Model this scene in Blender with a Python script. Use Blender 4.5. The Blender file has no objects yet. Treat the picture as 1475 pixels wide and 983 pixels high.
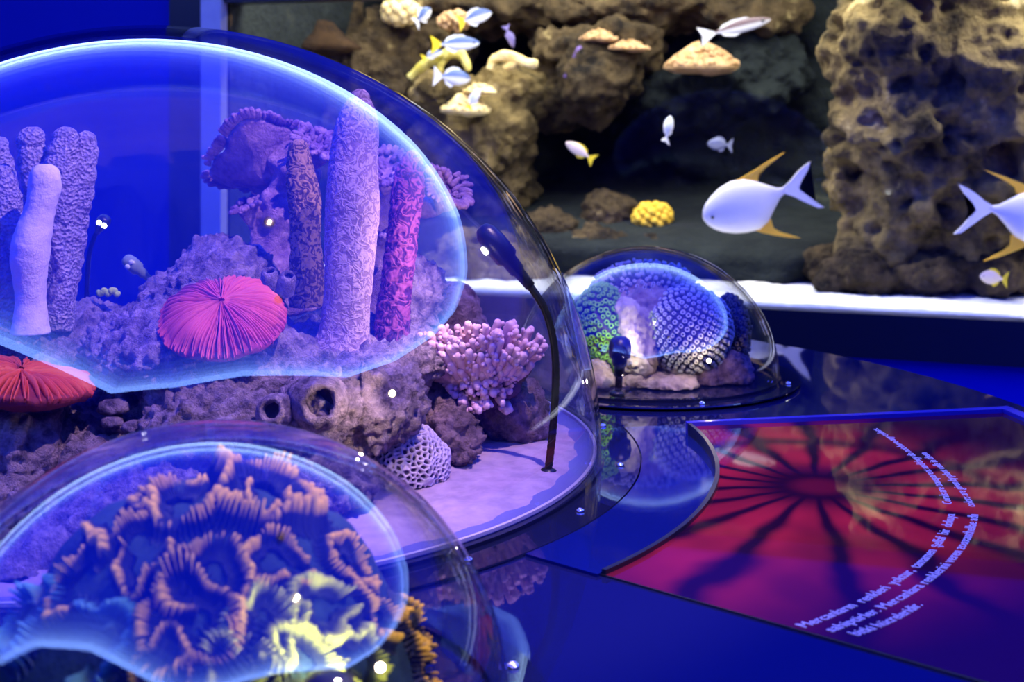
import bpy, bmesh, math, random
from mathutils import Vector, Matrix, noise
random.seed(7)
R = math.radians
scene = bpy.context.scene
col = scene.collection

# ------------------------------------------------------------------ camera, world, exposure
F, CX, YH, CAMH = 1900.0, 737.5, 165.0, 0.60        # focal length, optical axis and horizon in 1475x983 pixels; eye height over the table
cd = bpy.data.cameras.new('camera'); cam = bpy.data.objects.new('camera', cd); col.objects.link(cam)
cam.location = (0, 0, CAMH); cam.rotation_euler = (R(90), 0, 0)
cd.sensor_width = 36; cd.sensor_fit = 'HORIZONTAL'; cd.lens = 36 * F / 1475
cd.shift_y = -(491.5 - YH) / 1475
cd.clip_start = 0.02
cd.dof.use_dof = True; cd.dof.focus_distance = 2.15; cd.dof.aperture_fstop = 5.0
scene.camera = cam
scene.view_settings.view_transform = 'Standard'; scene.view_settings.look = 'None'
scene.view_settings.gamma = 1; scene.view_settings.use_curve_mapping = False
scene.view_settings.exposure = 0.0
scene.cycles.transparent_max_bounces = 40
scene.cycles.max_bounces = 8
scene.cycles.diffuse_bounces = 3
scene.cycles.glossy_bounces = 4
scene.cycles.caustics_reflective = False; scene.cycles.caustics_refractive = False
scene.cycles.sample_clamp_indirect = 4.0
w = bpy.data.worlds.new('world'); scene.world = w; w.use_nodes = True
w.node_tree.nodes['Background'].inputs[0].default_value = (0.01, 0.02, 0.30, 1)
w.node_tree.nodes['Background'].inputs[1].default_value = 0.25

BLUE_PANEL = (0.015, 0.05, 3.4)       # radiance of the backlit ceiling field
EDGE_STRIP = (3.8, 5.8, 10.0)        # of the white LED strip along its far edge
SIDE_STRIP = (1.7, 3.1, 9.5)         # of the bluer strip along the other edges
TANK_W = 80.0
WAND_W = 2.6
SPOT_W = 240.0

# ------------------------------------------------------------------ materials
def new_mat(name):
    m = bpy.data.materials.new(name); m.use_nodes = True
    nt = m.node_tree; nt.nodes.clear()
    out = nt.nodes.new('ShaderNodeOutputMaterial')
    return m, nt, out
def N(nt, kind, **kw):
    n = nt.nodes.new(kind)
    for k, v in kw.items():
        if k.startswith('i_'):
            key = k[2:]; key = int(key) if key.isdigit() else key.replace('_', ' ')
            n.inputs[key].default_value = v
        else: setattr(n, k, v)
    return n
def rgb(c): return (c[0], c[1], c[2], 1)
def solid(name, c, rough=.5, metal=0, spec=.5, emit=None, es=1, coat=0):
    m, nt, out = new_mat(name)
    b = N(nt, 'ShaderNodeBsdfPrincipled'); nt.links.new(b.outputs[0], out.inputs[0])
    b.inputs['Base Color'].default_value = rgb(c); b.inputs['Roughness'].default_value = rough
    b.inputs['Metallic'].default_value = metal; b.inputs['Specular IOR Level'].default_value = spec
    b.inputs['Coat Weight'].default_value = coat; b.inputs['Coat Roughness'].default_value = .03
    if emit: b.inputs['Emission Color'].default_value = rgb(emit); b.inputs['Emission Strength'].default_value = es
    return m
def stone(name, c1, c2, scale=12, rough=.85, bscale=60, bump=.5, bdist=.01, c3=None, spec=.25, vor=0, stretch=(1,1,1)):
    """two tone mottled natural surface with fine relief"""
    m, nt, out = new_mat(name); L = nt.links.new
    b = N(nt, 'ShaderNodeBsdfPrincipled', i_Roughness=rough); L(b.outputs[0], out.inputs[0])
    b.inputs['Specular IOR Level'].default_value = spec
    tc = N(nt, 'ShaderNodeTexCoord'); mp = N(nt, 'ShaderNodeMapping'); mp.inputs['Scale'].default_value = stretch
    L(tc.outputs['Object'], mp.inputs[0])
    n1 = N(nt, 'ShaderNodeTexNoise', i_Scale=scale, i_Detail=6.0, i_Roughness=.65); L(mp.outputs[0], n1.inputs['Vector'])
    r = N(nt, 'ShaderNodeValToRGB'); L(n1.outputs[0], r.inputs[0])
    e = r.color_ramp.elements; e[0].position = .36; e[0].color = rgb(c1); e[1].position = .62; e[1].color = rgb(c2)
    if c3: k = e.new(.70); k.color = rgb(c3)
    L(r.outputs[0], b.inputs['Base Color'])
    n2 = N(nt, 'ShaderNodeTexNoise', i_Scale=bscale, i_Detail=5.0, i_Roughness=.7); L(mp.outputs[0], n2.inputs['Vector'])
    h = n2.outputs[0]
    if vor:
        v = N(nt, 'ShaderNodeTexVoronoi', i_Scale=vor); L(mp.outputs[0], v.inputs['Vector'])
        a = N(nt, 'ShaderNodeMath', operation='ADD'); L(h, a.inputs[0]); L(v.outputs['Distance'], a.inputs[1]); h = a.outputs[0]
    bp = N(nt, 'ShaderNodeBump', i_Strength=bump, i_Distance=bdist); L(h, bp.inputs['Height']); L(bp.outputs[0], b.inputs['Normal'])
    return m
def worm(name, c1, c2, scale, bump=.8, bdist=.006, rough=.8, stretch=(1,1,1)):
    """meandering ridges and grooves, the groove in c1 and the ridge in c2"""
    m, nt, out = new_mat(name); L = nt.links.new
    b = N(nt, 'ShaderNodeBsdfPrincipled', i_Roughness=rough); L(b.outputs[0], out.inputs[0]); b.inputs['Specular IOR Level'].default_value = .25
    tc = N(nt, 'ShaderNodeTexCoord'); mp = N(nt, 'ShaderNodeMapping'); mp.inputs['Scale'].default_value = stretch; L(tc.outputs['Object'], mp.inputs[0])
    n = N(nt, 'ShaderNodeTexNoise', i_Scale=scale, i_Detail=2.0, i_Distortion=.6); L(mp.outputs[0], n.inputs['Vector'])
    s = N(nt, 'ShaderNodeMath', operation='MULTIPLY', i_1=26.0); L(n.outputs[0], s.inputs[0])
    q = N(nt, 'ShaderNodeMath', operation='SINE'); L(s.outputs[0], q.inputs[0])
    mr = N(nt, 'ShaderNodeMapRange'); mr.inputs[1].default_value = -1; L(q.outputs[0], mr.inputs[0])
    r = N(nt, 'ShaderNodeValToRGB'); L(mr.outputs[0], r.inputs[0]); e = r.color_ramp.elements
    e[0].position = .2; e[0].color = rgb(c1); e[1].position = .75; e[1].color = rgb(c2)
    L(r.outputs[0], b.inputs['Base Color'])
    bp = N(nt, 'ShaderNodeBump', i_Strength=bump, i_Distance=bdist); L(mr.outputs[0], bp.inputs['Height']); L(bp.outputs[0], b.inputs['Normal'])
    return m
def tipped(name, c_low, c_high, rough=.6, c_alt=None, lo=.2, hi=.85):
    """natural colouring read from the mesh attribute 'tip' (0 at the root of a polyp, 1 at its tip)"""
    m, nt, out = new_mat(name); L = nt.links.new
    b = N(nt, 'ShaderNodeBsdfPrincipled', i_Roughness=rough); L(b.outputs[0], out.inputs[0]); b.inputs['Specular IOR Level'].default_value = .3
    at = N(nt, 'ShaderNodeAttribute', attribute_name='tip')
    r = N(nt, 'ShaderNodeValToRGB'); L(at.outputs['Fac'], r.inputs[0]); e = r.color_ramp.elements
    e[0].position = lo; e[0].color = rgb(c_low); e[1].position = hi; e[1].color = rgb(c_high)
    if c_alt:
        tc = N(nt, 'ShaderNodeTexCoord'); n = N(nt, 'ShaderNodeTexNoise', i_Scale=14.0, i_Detail=2.0); L(tc.outputs['Object'], n.inputs['Vector'])
        rr = N(nt, 'ShaderNodeValToRGB'); L(n.outputs[0], rr.inputs[0]); rr.color_ramp.elements[0].position = .5; rr.color_ramp.elements[1].position = .6
        a2 = N(nt, 'ShaderNodeMath', operation='MULTIPLY'); L(rr.outputs[0], a2.inputs[0]); L(at.outputs['Fac'], a2.inputs[1])
        mx = N(nt, 'ShaderNodeMix', data_type='RGBA'); L(a2.outputs[0], mx.inputs[0]); L(r.outputs[0], mx.inputs[6]); mx.inputs[7].default_value = rgb(c_alt)
        L(mx.outputs[2], b.inputs['Base Color'])
    else: L(r.outputs[0], b.inputs['Base Color'])
    return m
def glass(name, f0=.045, tint=(.97, .98, 1), power=5.0, cap=1.0):
    """clear thin walled acrylic: what is behind it shows through, its surface mirrors by Fresnel"""
    m, nt, out = new_mat(name); L = nt.links.new
    g = N(nt, 'ShaderNodeNewGeometry'); d = N(nt, 'ShaderNodeVectorMath', operation='DOT_PRODUCT')
    L(g.outputs['Normal'], d.inputs[0]); L(g.outputs['Incoming'], d.inputs[1])
    a = N(nt, 'ShaderNodeMath', operation='ABSOLUTE'); L(d.outputs['Value'], a.inputs[0])
    s = N(nt, 'ShaderNodeMath', operation='SUBTRACT', i_0=1.0); L(a.outputs[0], s.inputs[1])
    p = N(nt, 'ShaderNodeMath', operation='POWER', i_1=power); L(s.outputs[0], p.inputs[0])
    k = N(nt, 'ShaderNodeMath', operation='MULTIPLY_ADD', i_1=(1 - f0) * cap, i_2=f0); L(p.outputs[0], k.inputs[0])
    t = N(nt, 'ShaderNodeBsdfTransparent'); t.inputs[0].default_value = rgb(tint)
    gl = N(nt, 'ShaderNodeBsdfGlossy', i_Roughness=.012)
    mx = N(nt, 'ShaderNodeMixShader'); L(k.outputs[0], mx.inputs[0]); L(t.outputs[0], mx.inputs[1]); L(gl.outputs[0], mx.inputs[2])
    L(mx.outputs[0], out.inputs[0])
    return m
def lamp(name, c, s):
    m, nt, out = new_mat(name)
    e = N(nt, 'ShaderNodeEmission', i_Strength=s); e.inputs[0].default_value = rgb(c); nt.links.new(e.outputs[0], out.inputs[0])
    return m

# ------------------------------------------------------------------ helpers
def tag(o, label=None, cat=None, group=None, kind=None):
    if label: o['label'] = label
    if cat: o['category'] = cat
    if group: o['group'] = group
    if kind: o['kind'] = kind
    return o
def empty(name, loc, label=None, cat=None, group=None):
    o = bpy.data.objects.new(name, None); o.empty_display_size = .02; col.objects.link(o); o.location = loc
    return tag(o, label, cat, group)
def finish(bm, name, mat, loc, smooth=True):
    bmesh.ops.translate(bm, verts=bm.verts, vec=-Vector(loc))
    if smooth:
        for f in bm.faces: f.smooth = True
    me = bpy.data.meshes.new(name); bm.to_mesh(me); bm.free()
    for mm in (mat if isinstance(mat, (list, tuple)) else [mat]): me.materials.append(mm)
    return me
def part(name, bm, mat, parent, smooth=True, label=None):
    """mesh given in world coordinates, linked as a child of the thing (or of a part of it)"""
    base = Vector((0, 0, 0)); p = parent
    while p: base += p.location; p = p.parent
    o = bpy.data.objects.new(name, finish(bm, name, mat, base, smooth)); col.objects.link(o); o.parent = parent
    if label: o['label'] = label
    return o
def thing(name, bm, mat, label=None, cat=None, group=None, kind=None, smooth=True, loc=None):
    if loc is None:
        xs = [v.co for v in bm.verts]
        loc = ((min(v.x for v in xs) + max(v.x for v in xs)) / 2, (min(v.y for v in xs) + max(v.y for v in xs)) / 2, min(v.z for v in xs))
    o = bpy.data.objects.new(name, finish(bm, name, mat, loc, smooth)); o.location = loc; col.objects.link(o)
    return tag(o, label, cat, group, kind)
def structure(name, bm, mat, smooth=False): return thing(name, bm, mat, kind='structure', smooth=smooth)

def P(px, py, d): return Vector(((px - CX) / F * d, d, CAMH - (py - YH) / F * d))
def px2m(d): return d / F
# the tank glass runs from LP in direction TU; TV points into the tank
LP = Vector((-1.166, 5.443, 0)); TA = R(-19.4); TU = Vector((math.cos(TA), math.sin(TA), 0)); TV = Vector((-TU.y, TU.x, 0))
def TP(px, py, s):
    a = (px - CX) / F; o = LP + TV * s
    d = (o.dot(TV)) / (a * TV.x + TV.y)
    return P(px, py, d), d
def TW(u, s, z): return LP + TU * u + TV * s + Vector((0, 0, z))

def box(bm, x0, x1, y0, y1, z0, z1, M=None):
    vs = [bm.verts.new((x, y, z)) for z in (z0, z1) for y in (y0, y1) for x in (x0, x1)]
    if M:
        for v in vs: v.co = M @ v.co
    for f in ((0, 2, 3, 1), (4, 5, 7, 6), (0, 1, 5, 4), (2, 6, 7, 3), (0, 4, 6, 2), (1, 3, 7, 5)): bm.faces.new([vs[i] for i in f])
    return vs
def quad_prism(bm, pts, z0, z1):
    lo = [bm.verts.new((p[0], p[1], z0)) for p in pts]; hi = [bm.verts.new((p[0], p[1], z1)) for p in pts]
    n = len(pts); bm.faces.new(hi); bm.faces.new(lo[::-1])
    for i in range(n): bm.faces.new((lo[i], lo[(i + 1) % n], hi[(i + 1) % n], hi[i]))
def tank_box(bm, u0, u1, s0, s1, z0, z1):
    quad_prism(bm, [TW(u0, s0, 0), TW(u1, s0, 0), TW(u1, s1, 0), TW(u0, s1, 0)], z0, z1)
def lathe(bm, prof, seg=48, M=None, closed=False):
    rows = []
    for r, z in prof:
        if r < 1e-6: rows.append([bm.verts.new((0, 0, z))])
        else: rows.append([bm.verts.new((r * math.cos(2 * math.pi * i / seg), r * math.sin(2 * math.pi * i / seg), z)) for i in range(seg)])
    pr = list(zip(rows[:-1], rows[1:])) + ([(rows[-1], rows[0])] if closed else [])
    for a, b in pr:
        for i in range(seg):
            j = (i + 1) % seg
            if len(a) == 1 and len(b) == 1: continue
            if len(a) == 1: bm.faces.new((a[0], b[j], b[i]))
            elif len(b) == 1: bm.faces.new((a[i], a[j], b[0]))
            else: bm.faces.new((a[i], a[j], b[j], b[i]))
    vs = [v for r in rows for v in r]
    if M:
        for v in vs: v.co = M @ v.co
    return vs
def aim(loc, z, up=Vector((0, 0, 1))):
    z = Vector(z).normalized(); x = up.cross(z)
    if x.length < 1e-4: x = Vector((1, 0, 0))
    x.normalize(); y = z.cross(x)
    return Matrix.Translation(loc) @ Matrix((x, y, z)).transposed().to_4x4()
def spline(pts, n):
    """Catmull-Rom through tuples of any length"""
    out = []; m = len(pts)
    for k in range(n + 1):
        t = k / n * (m - 1); i = min(int(t), m - 2); u = t - i
        p0 = pts[max(i - 1, 0)]; p1 = pts[i]; p2 = pts[i + 1]; p3 = pts[min(i + 2, m - 1)]
        out.append([.5 * (2 * b + (c - a) * u + (2 * a - 5 * b + 4 * c - d) * u * u + (3 * b - a - 3 * c + d) * u ** 3) for a, b, c, d in zip(p0, p1, p2, p3)])
    return out
def tube(bm, path, seg=16, round_end=True, disp=None, round_start=False):
    """path of (x, y, z, r); returns its vertices"""
    pts = [Vector(p[:3]) for p in path]; rad = [p[3] for p in path]
    if round_end:
        d = (pts[-1] - pts[-2]).normalized(); r0 = rad[-1]; c = pts[-1]
        for k in range(1, 6):
            a = k / 6 * math.pi / 2; pts.append(c + d * r0 * math.sin(a)); rad.append(r0 * math.cos(a))
    n = len(pts); rows = []
    t0 = (pts[1] - pts[0]).normalized(); x = t0.orthogonal().normalized()
    for i in range(n):
        t = (pts[min(i + 1, n - 1)] - pts[max(i - 1, 0)]).normalized()
        x = (x - t * x.dot(t)).normalized(); y = t.cross(x); row = []
        for j in range(seg):
            a = 2 * math.pi * j / seg; dr = x * math.cos(a) + y * math.sin(a); co = pts[i] + dr * rad[i]
            if disp: co = co + dr * disp(co)
            row.append(bm.verts.new(co))
        rows.append(row)
    for a, b in zip(rows[:-1], rows[1:]):
        for j in range(seg): bm.faces.new((a[j], a[(j + 1) % seg], b[(j + 1) % seg], b[j]))
    bm.faces.new(rows[0][::-1]); bm.faces.new(rows[-1])
    return [v for r in rows for v in r]
def ball(bm, c, r, sub=2, M=None):
    if not hasattr(r, '__len__'): r = (r, r, r)
    g = bmesh.ops.create_icosphere(bm, subdivisions=sub, radius=1)
    mm = Matrix.Translation(c) @ (M or Matrix()) @ Matrix.Diagonal((*r, 1))
    for v in g['verts']: v.co = mm @ v.co
    return g['verts']
def fbm(p, s, o=4): return noise.fractal(Vector(p) * s, 1.0, 2.0, o, noise_basis='PERLIN_ORIGINAL')
def fused(blobs, voxel, amp, fs, amp2=0, fs2=40, cut=None, pit=0, seed=0):
    """one continuous rock grown from overlapping ellipsoids (centre, radii), then roughened; returns a bmesh in world coordinates"""
    bm = bmesh.new()
    for c, r in blobs: ball(bm, c, r, 4)
    me = bpy.data.meshes.new('tmp'); bm.to_mesh(me); bm.free()
    o = bpy.data.objects.new('tmp', me); col.objects.link(o)
    md = o.modifiers.new('r', 'REMESH'); md.mode = 'VOXEL'; md.voxel_size = voxel; md.adaptivity = 0
    sm = o.modifiers.new('s', 'SMOOTH'); sm.iterations = 6
    dg = bpy.context.evaluated_depsgraph_get(); m2 = bpy.data.meshes.new_from_object(o.evaluated_get(dg))
    bpy.data.objects.remove(o); bpy.data.meshes.remove(me)
    bm = bmesh.new(); bm.from_mesh(m2); bpy.data.meshes.remove(m2); bm.normal_update()
    off = Vector((seed * 3.1, seed * 1.7, seed * .9)); new = []
    for v in bm.verts:
        p = v.co + off; d = amp * fbm(p, fs)
        if amp2:
            q = noise.voronoi(p * fs2)[0]; d += amp2 * (q[1] - q[0] - .35) + amp2 * .8 * fbm(p, fs2 * 1.6, 3)
        if pit:
            d -= .6 * pit * max(0, 1 - noise.voronoi(p * 11)[0][0] * 2.6) + 1.3 * pit * max(0, 1 - noise.voronoi(p * 4.6 + Vector((0, 0, .3 * fbm(p, 9, 2))))[0][0] * 2.8)
        new.append(v.co + v.normal * d)
    for v, c in zip(bm.verts, new):
        v.co = c
        if cut is not None and v.co.z < cut: v.co.z = cut
    return bm

# ------------------------------------------------------------------ the room
M_wall = solid('blue painted wall', (.0008, .006, .22), .6, spec=.08)
M_dark = solid('black satin trim', (.006, .007, .014), .35)
M_ceil = solid('blue ceiling', (.01, .02, .55), .7)
M_floor = solid('blue floor', (.005, .04, .6), .4)
FZ = -.85; CZ = 2.55
bm = bmesh.new(); box(bm, -6, 6, -3.2, 9, FZ - .1, FZ); structure('floor', bm, M_floor)
bm = bmesh.new(); box(bm, -6, 6, -3.2, 9, CZ, CZ + .1); structure('ceiling', bm, M_ceil)
bm = bmesh.new(); box(bm, -6.1, -6, -3.2, 9, FZ, CZ); structure('wall_left', bm, M_wall)
bm = bmesh.new(); box(bm, 6, 6.1, -3.2, 9, FZ, CZ); structure('wall_right', bm, M_wall)
bm = bmesh.new(); box(bm, -6, 6, -3.3, -3.2, FZ, CZ); structure('wall_rear', bm, M_wall)
TB, TT, TL = -.075, 1.06, 5.4                        # tank floor, tank top, tank length
bm = bmesh.new(); tank_box(bm, -5.0, -.105, 0.0, .12, FZ, CZ); tank_box(bm, -.105, TL + 3, .02, .14, TT + .06, CZ)
tank_box(bm, -.105, TL + 3, .02, .14, FZ, TB - .24); tank_box(bm, TL, TL + 3, 0, .12, TB - .24, TT + .06)
structure('wall_back', bm, M_wall)
bm = bmesh.new(); tank_box(bm, -.27, -.105, -.03, 0.0, FZ, CZ); structure('trim_1', bm, M_dark)
M_post = stone('pale brushed metal', (.28, .26, .34), (.36, .34, .42), 3, .4, 30, .05)
bm = bmesh.new(); tank_box(bm, -.105, -.01, -.05, .0, TB - .2, CZ); structure('trim_2', bm, M_post)
bm = bmesh.new(); tank_box(bm, -.01, TL, -.06, .10, TB - .165, TB - .012); structure('trim_3', bm, M_dark)
M_fascia = solid('bright blue fascia', (.003, .014, .36), .5, spec=.1)
bm = bmesh.new(); tank_box(bm, -.01, TL + 1.5, -.01, .02, TT + .06, CZ); structure('trim_5', bm, M_fascia)  # unseen panel over the tank, added to brighten the mirrored blue
bm = bmesh.new(); tank_box(bm, -.01, TL + 1.5, -.01, .02, FZ, TB - .165); structure('trim_6', bm, M_fascia)
bm = bmesh.new(); tank_box(bm, -.01, TL, -.03, .10, TT, TT + .06); structure('trim_4', bm, M_dark)

# ceiling light: a large backlit stretch ceiling field with a bright LED strip round it
EDGE = [(-5.4, 4.5), (-3.0, 4.5), (-1.0, 4.48), (1.0, 4.38), (2.1, 4.08), (3.1, 3.55), (3.8, 2.8), (4.1, 2.0), (4.1, .8), (3.6, -.25), (1.6, -1.0), (.7, -1.6), (-.3, -1.95), (-1.1, -1.2), (-1.9, -.5), (-3.2, -.05), (-5.4, .0)]
def inset(poly, d):
    n = len(poly); out = []
    for i in range(n):
        a, b, c = (Vector(poly[(i + k) % n]) for k in (-1, 0, 1))
        e1 = (b - a).normalized(); e2 = (c - b).normalized(); nn = Vector((e1.y, -e1.x)) + Vector((e2.y, -e2.x))
        nn.normalize(); k = 1 / max(.5, nn.dot(Vector((e1.y, -e1.x)))); out.append((b.x + nn.x * d * k, b.y + nn.y * d * k))
    return out
def ring(bm, a, b, z):
    va = [bm.verts.new((p[0], p[1], z)) for p in a]; vb = [bm.verts.new((p[0], p[1], z)) for p in b]; n = len(a)
    for i in range(n): bm.faces.new((va[i], vb[i], vb[(i + 1) % n], va[(i + 1) % n]))
root = empty('ceiling_light', (0, 1.5, 2.2), 'large blue backlit ceiling field edged with a bright white strip, mirrored in the domes', 'ceiling light')
def strip(bm, a, b, idx):
    for i in idx:
        j = (i + 1) % len(a); bm.faces.new([bm.verts.new((*p, 2.2)) for p in (a[i], b[i], b[j], a[j])])
def glow(c, name): return lamp(name, tuple(v / max(c) for v in c), max(c))
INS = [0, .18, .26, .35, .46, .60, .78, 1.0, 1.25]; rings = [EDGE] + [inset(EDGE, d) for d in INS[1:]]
for k in range(len(INS) - 1):                       # the strip's glow dying away inwards is graded into the bands' emission
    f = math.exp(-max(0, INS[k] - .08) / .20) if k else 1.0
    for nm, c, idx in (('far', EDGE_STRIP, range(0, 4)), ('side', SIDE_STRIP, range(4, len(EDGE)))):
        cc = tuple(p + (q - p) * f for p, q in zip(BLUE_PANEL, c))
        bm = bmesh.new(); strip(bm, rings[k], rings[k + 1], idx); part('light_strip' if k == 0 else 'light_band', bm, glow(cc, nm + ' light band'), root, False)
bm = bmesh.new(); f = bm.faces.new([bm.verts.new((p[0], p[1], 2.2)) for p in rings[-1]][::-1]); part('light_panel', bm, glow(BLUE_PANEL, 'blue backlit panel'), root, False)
# a pinkish white ceiling spotlight over the right front of the biggest dome throws the hard shadows inside it
def downlight(loc, tgt, watts, size, c, label):
    root = empty('downlight', loc, label, 'spotlight'); dr = (Vector(tgt) - Vector(loc)).normalized(); Mx = aim(Vector(loc), dr)
    bm = bmesh.new(); lathe(bm, [(0, -.12), (.03, -.12), (.042, -.08), (.045, .03), (.038, .03), (.034, -.01), (0, -.01)], 28, Mx); part('housing', bm, M_dark, root)
    bm = bmesh.new(); tube(bm, [(loc[0], loc[1], CZ - .005, .008), (*(Vector(loc) - dr * .1), .008)], 10, False); part('stem', bm, M_dark, root)
    ld = bpy.data.lights.new('spot', 'SPOT'); ld.energy = watts; ld.color = c; ld.spot_size = size; ld.spot_blend = .35; ld.shadow_soft_size = .009
    lo = bpy.data.objects.new('spot_light', ld); col.objects.link(lo); lo.parent = root; lo.location = dr * .035; lo.rotation_euler = dr.to_track_quat('-Z', 'Y').to_euler()
downlight((.42, 1.55, 2.08), (-.45, 2.2, .2), SPOT_W, R(60), (1, .66, .70), 'ceiling spotlight aimed down into the biggest dome')
downlight((1.0, .75, 2.08), (-.22, 1.25, .15), 200, R(17), (1, .76, .32), 'warm ceiling spotlight aimed at the nearest dome')

# ------------------------------------------------------------------ the exhibit table
DC = Vector((-.627, 2.35, 0)); DR = .785
RC = Vector((.305, 3.0, 0)); RR = .297
FC = Vector((-.299, 1.3, 0)); FR = .296
M_table = solid('black glossy table top', (.006, .008, .05), .03, spec=.75)
M_plate = solid('dark glossy plate', (.006, .008, .03), .02, spec=.6)
M_edge = solid('blue lit acrylic edge', (.03, .03, .35), .15)
M_chrome = solid('chrome', (.8, .8, .82), .12, 1)
root = empty('exhibit_table', (DC.x, DC.y, FZ), 'round black glossy exhibition table carrying the clear domes', 'table')
TRM = Matrix.Translation((DC.x, DC.y, 0))
bm = bmesh.new(); lathe(bm, [(0, 0), (1.715, 0), (1.72, -.004), (1.72, -.06), (0, -.06)], 160, TRM); part('table_top', bm, M_table, root, False)
bm = bmesh.new(); lathe(bm, [(1.05, -.06), (1.0, -.12), (1.0, -.78), (1.06, FZ), (0, FZ)], 96, TRM); part('pedestal', bm, M_dark, root)

# lit graphic panel: a sector of the table with the print, its lip and its lettering
def sector(bm, a0, a1, r0, r1, z0, z1, n=48):
    pts = []
    for k in range(n + 1):
        a = R(a0 + (a1 - a0) * k / n); pts.append((DC.x + r0 * math.cos(a), DC.y + r0 * math.sin(a)))
    for k in range(n + 1):
        a = R(a1 + (a0 - a1) * k / n); pts.append((DC.x + r1 * math.cos(a), DC.y + r1 * math.sin(a)))
    quad_prism(bm, pts[::-1], z0, z1)
# the lit panel is tilted like a desk, a slope added to steer the blue wall's reflection; its outline and lettering, pushed along camera rays, are fitted round its own centre
TILT = math.tan(R(1.35)); A0 = R(-40.5); SN = Vector((-math.sin(A0), math.cos(A0), 0)); PQ = Vector((-.437, 2.2348, 0))
def desk(x, y): return TILT * (Vector((x, y, 0)) - DC).dot(SN)
def bow(c, t):
    """value of the parabola through c[0], c[1], c[2] at t = 0, .5, 1"""
    return c[0] * (1 - t) * (1 - 2 * t) + 4 * c[1] * t * (1 - t) + c[2] * t * (2 * t - 1)
def on_desk(ang, rad, t):
    a, r = R(bow(ang, t)), bow(rad, t); return PQ.x + r * math.cos(a), PQ.y + r * math.sin(a)
ARC_IN = ((-43.1706, -12.9755, 15.9827), (.7591, .7687, .7945)); ARC_PRINT0 = ((-43.1451, -13.0117, 15.9007), (.7661, .7756, .8011))
ARC_PRINT1 = ((-41.8838, -14.8242, 11.68), (1.416, 1.4109, 1.4042)); ARC_OUT = ((-41.8582, -14.8615, 11.5909), (1.441, 1.4351, 1.427))
EDGE_LOW = ((15.942, 13.1908, 11.7131), (.7941, 1.113, 1.4273)); EDGE_UP = ((16.7865, 13.9999, 12.5014), (.7951, 1.1134, 1.4271))
def desk_band(bm, c0, c1, z0, z1, skirt=False, n=48):
    """flat strip between two curves of the sloping panel; a skirt reaches down to the table"""
    pts = [on_desk(*c0, k / n) for k in range(n + 1)] + [on_desk(*c1, 1 - k / n) for k in range(n + 1)]
    quad_prism(bm, pts[::-1], 0, 1)
    for v in bm.verts:
        top = v.co.z > .5; v.co.z = desk(v.co.x, v.co.y) + z1 if top else (.0005 if skirt else desk(v.co.x, v.co.y) + z0)
def print_mat():
    m, nt, out = new_mat('printed red coral polyp under gloss'); L = nt.links.new
    b = N(nt, 'ShaderNodeBsdfPrincipled', i_Roughness=.03); L(b.outputs[0], out.inputs[0]); b.inputs['Specular IOR Level'].default_value = .55
    tc = N(nt, 'ShaderNodeTexCoord'); sp = N(nt, 'ShaderNodeSeparateXYZ'); L(tc.outputs['Object'], sp.inputs[0])
    nz = N(nt, 'ShaderNodeTexNoise', i_Scale=5.0, i_Detail=2.0); L(tc.outputs['Object'], nz.inputs['Vector'])
    def mth(op, a, b_=None, c=None):
        n = N(nt, 'ShaderNodeMath', operation=op)
        for i, v in enumerate((a, b_, c)):
            if v is None: continue
            if isinstance(v, (int, float)): n.inputs[i].default_value = v
            else: L(v, n.inputs[i])
        return n.outputs[0]
    x, y = sp.outputs[0], sp.outputs[1]
    ang = mth('ARCTAN2', y, x); r = mth('SQRT', mth('ADD', mth('MULTIPLY', x, x), mth('MULTIPLY', y, y)))
    wob = mth('MULTIPLY', mth('SUBTRACT', nz.outputs[0], .5), 3.0)
    pet = mth('ABSOLUTE', mth('SINE', mth('ADD', mth('MULTIPLY', ang, 9.0), wob)))
    def mr(v, a, b_):
        n = N(nt, 'ShaderNodeMapRange', interpolation_type='SMOOTHSTEP'); n.inputs[1].default_value = a; n.inputs[2].default_value = b_
        L(v, n.inputs[0]); return n.outputs[0]
    petal = mr(pet, .12, .85)
    far = mth('SUBTRACT', 1.0, mr(mth('ADD', r, mth('MULTIPLY', x, .45)), .22, .62))                       # the print runs out into dark towards its corners
    core = mr(r, .05, .17)                                           # dark mouth of the polyp
    disc = mth('MULTIPLY', mth('SUBTRACT', 1.0, mr(r, .02, .06)), .25)
    rim = mth('SUBTRACT', 1.0, mth('MULTIPLY', mth('SUBTRACT', 1.0, mr(mth('ABSOLUTE', mth('SUBTRACT', mth('ADD', r, mth('MULTIPLY', wob, .03)), .27)), .0, .045)), mth('LESS_THAN', .0, y)))
    rim = mth('MULTIPLY_ADD', rim, .85, .15)
    soft = mr(nz.outputs[0], .30, .62)
    val = mth('ADD', mth('MULTIPLY', mth('MULTIPLY', mth('MULTIPLY', petal, far), core), mth('MULTIPLY', rim, mth('MULTIPLY_ADD', soft, .55, .45))), disc)
    mx = N(nt, 'ShaderNodeMix', data_type='RGBA'); L(val, mx.inputs[0]); mx.inputs[6].default_value = (.012, .0, .012, 1); mx.inputs[7].default_value = (.36, .012, .022, 1)
    L(mx.outputs[2], b.inputs['Emission Color']); b.inputs['Emission Strength'].default_value = .7
    mb = N(nt, 'ShaderNodeMix', data_type='RGBA'); L(val, mb.inputs[0]); mb.inputs[6].default_value = (.006, .002, .01, 1); mb.inputs[7].default_value = (.06, .003, .02, 1)
    L(mb.outputs[2], b.inputs['Base Color'])
    return m
pc = Vector((.482, 2.075, .012))
root = empty('graphic_panel', pc, 'backlit sector panel printed with a red coral polyp and white lettering', 'display panel')
bm = bmesh.new(); desk_band(bm, ARC_PRINT0, ARC_PRINT1, -.002, .0025); part('print', bm, print_mat(), root, False)
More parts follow.
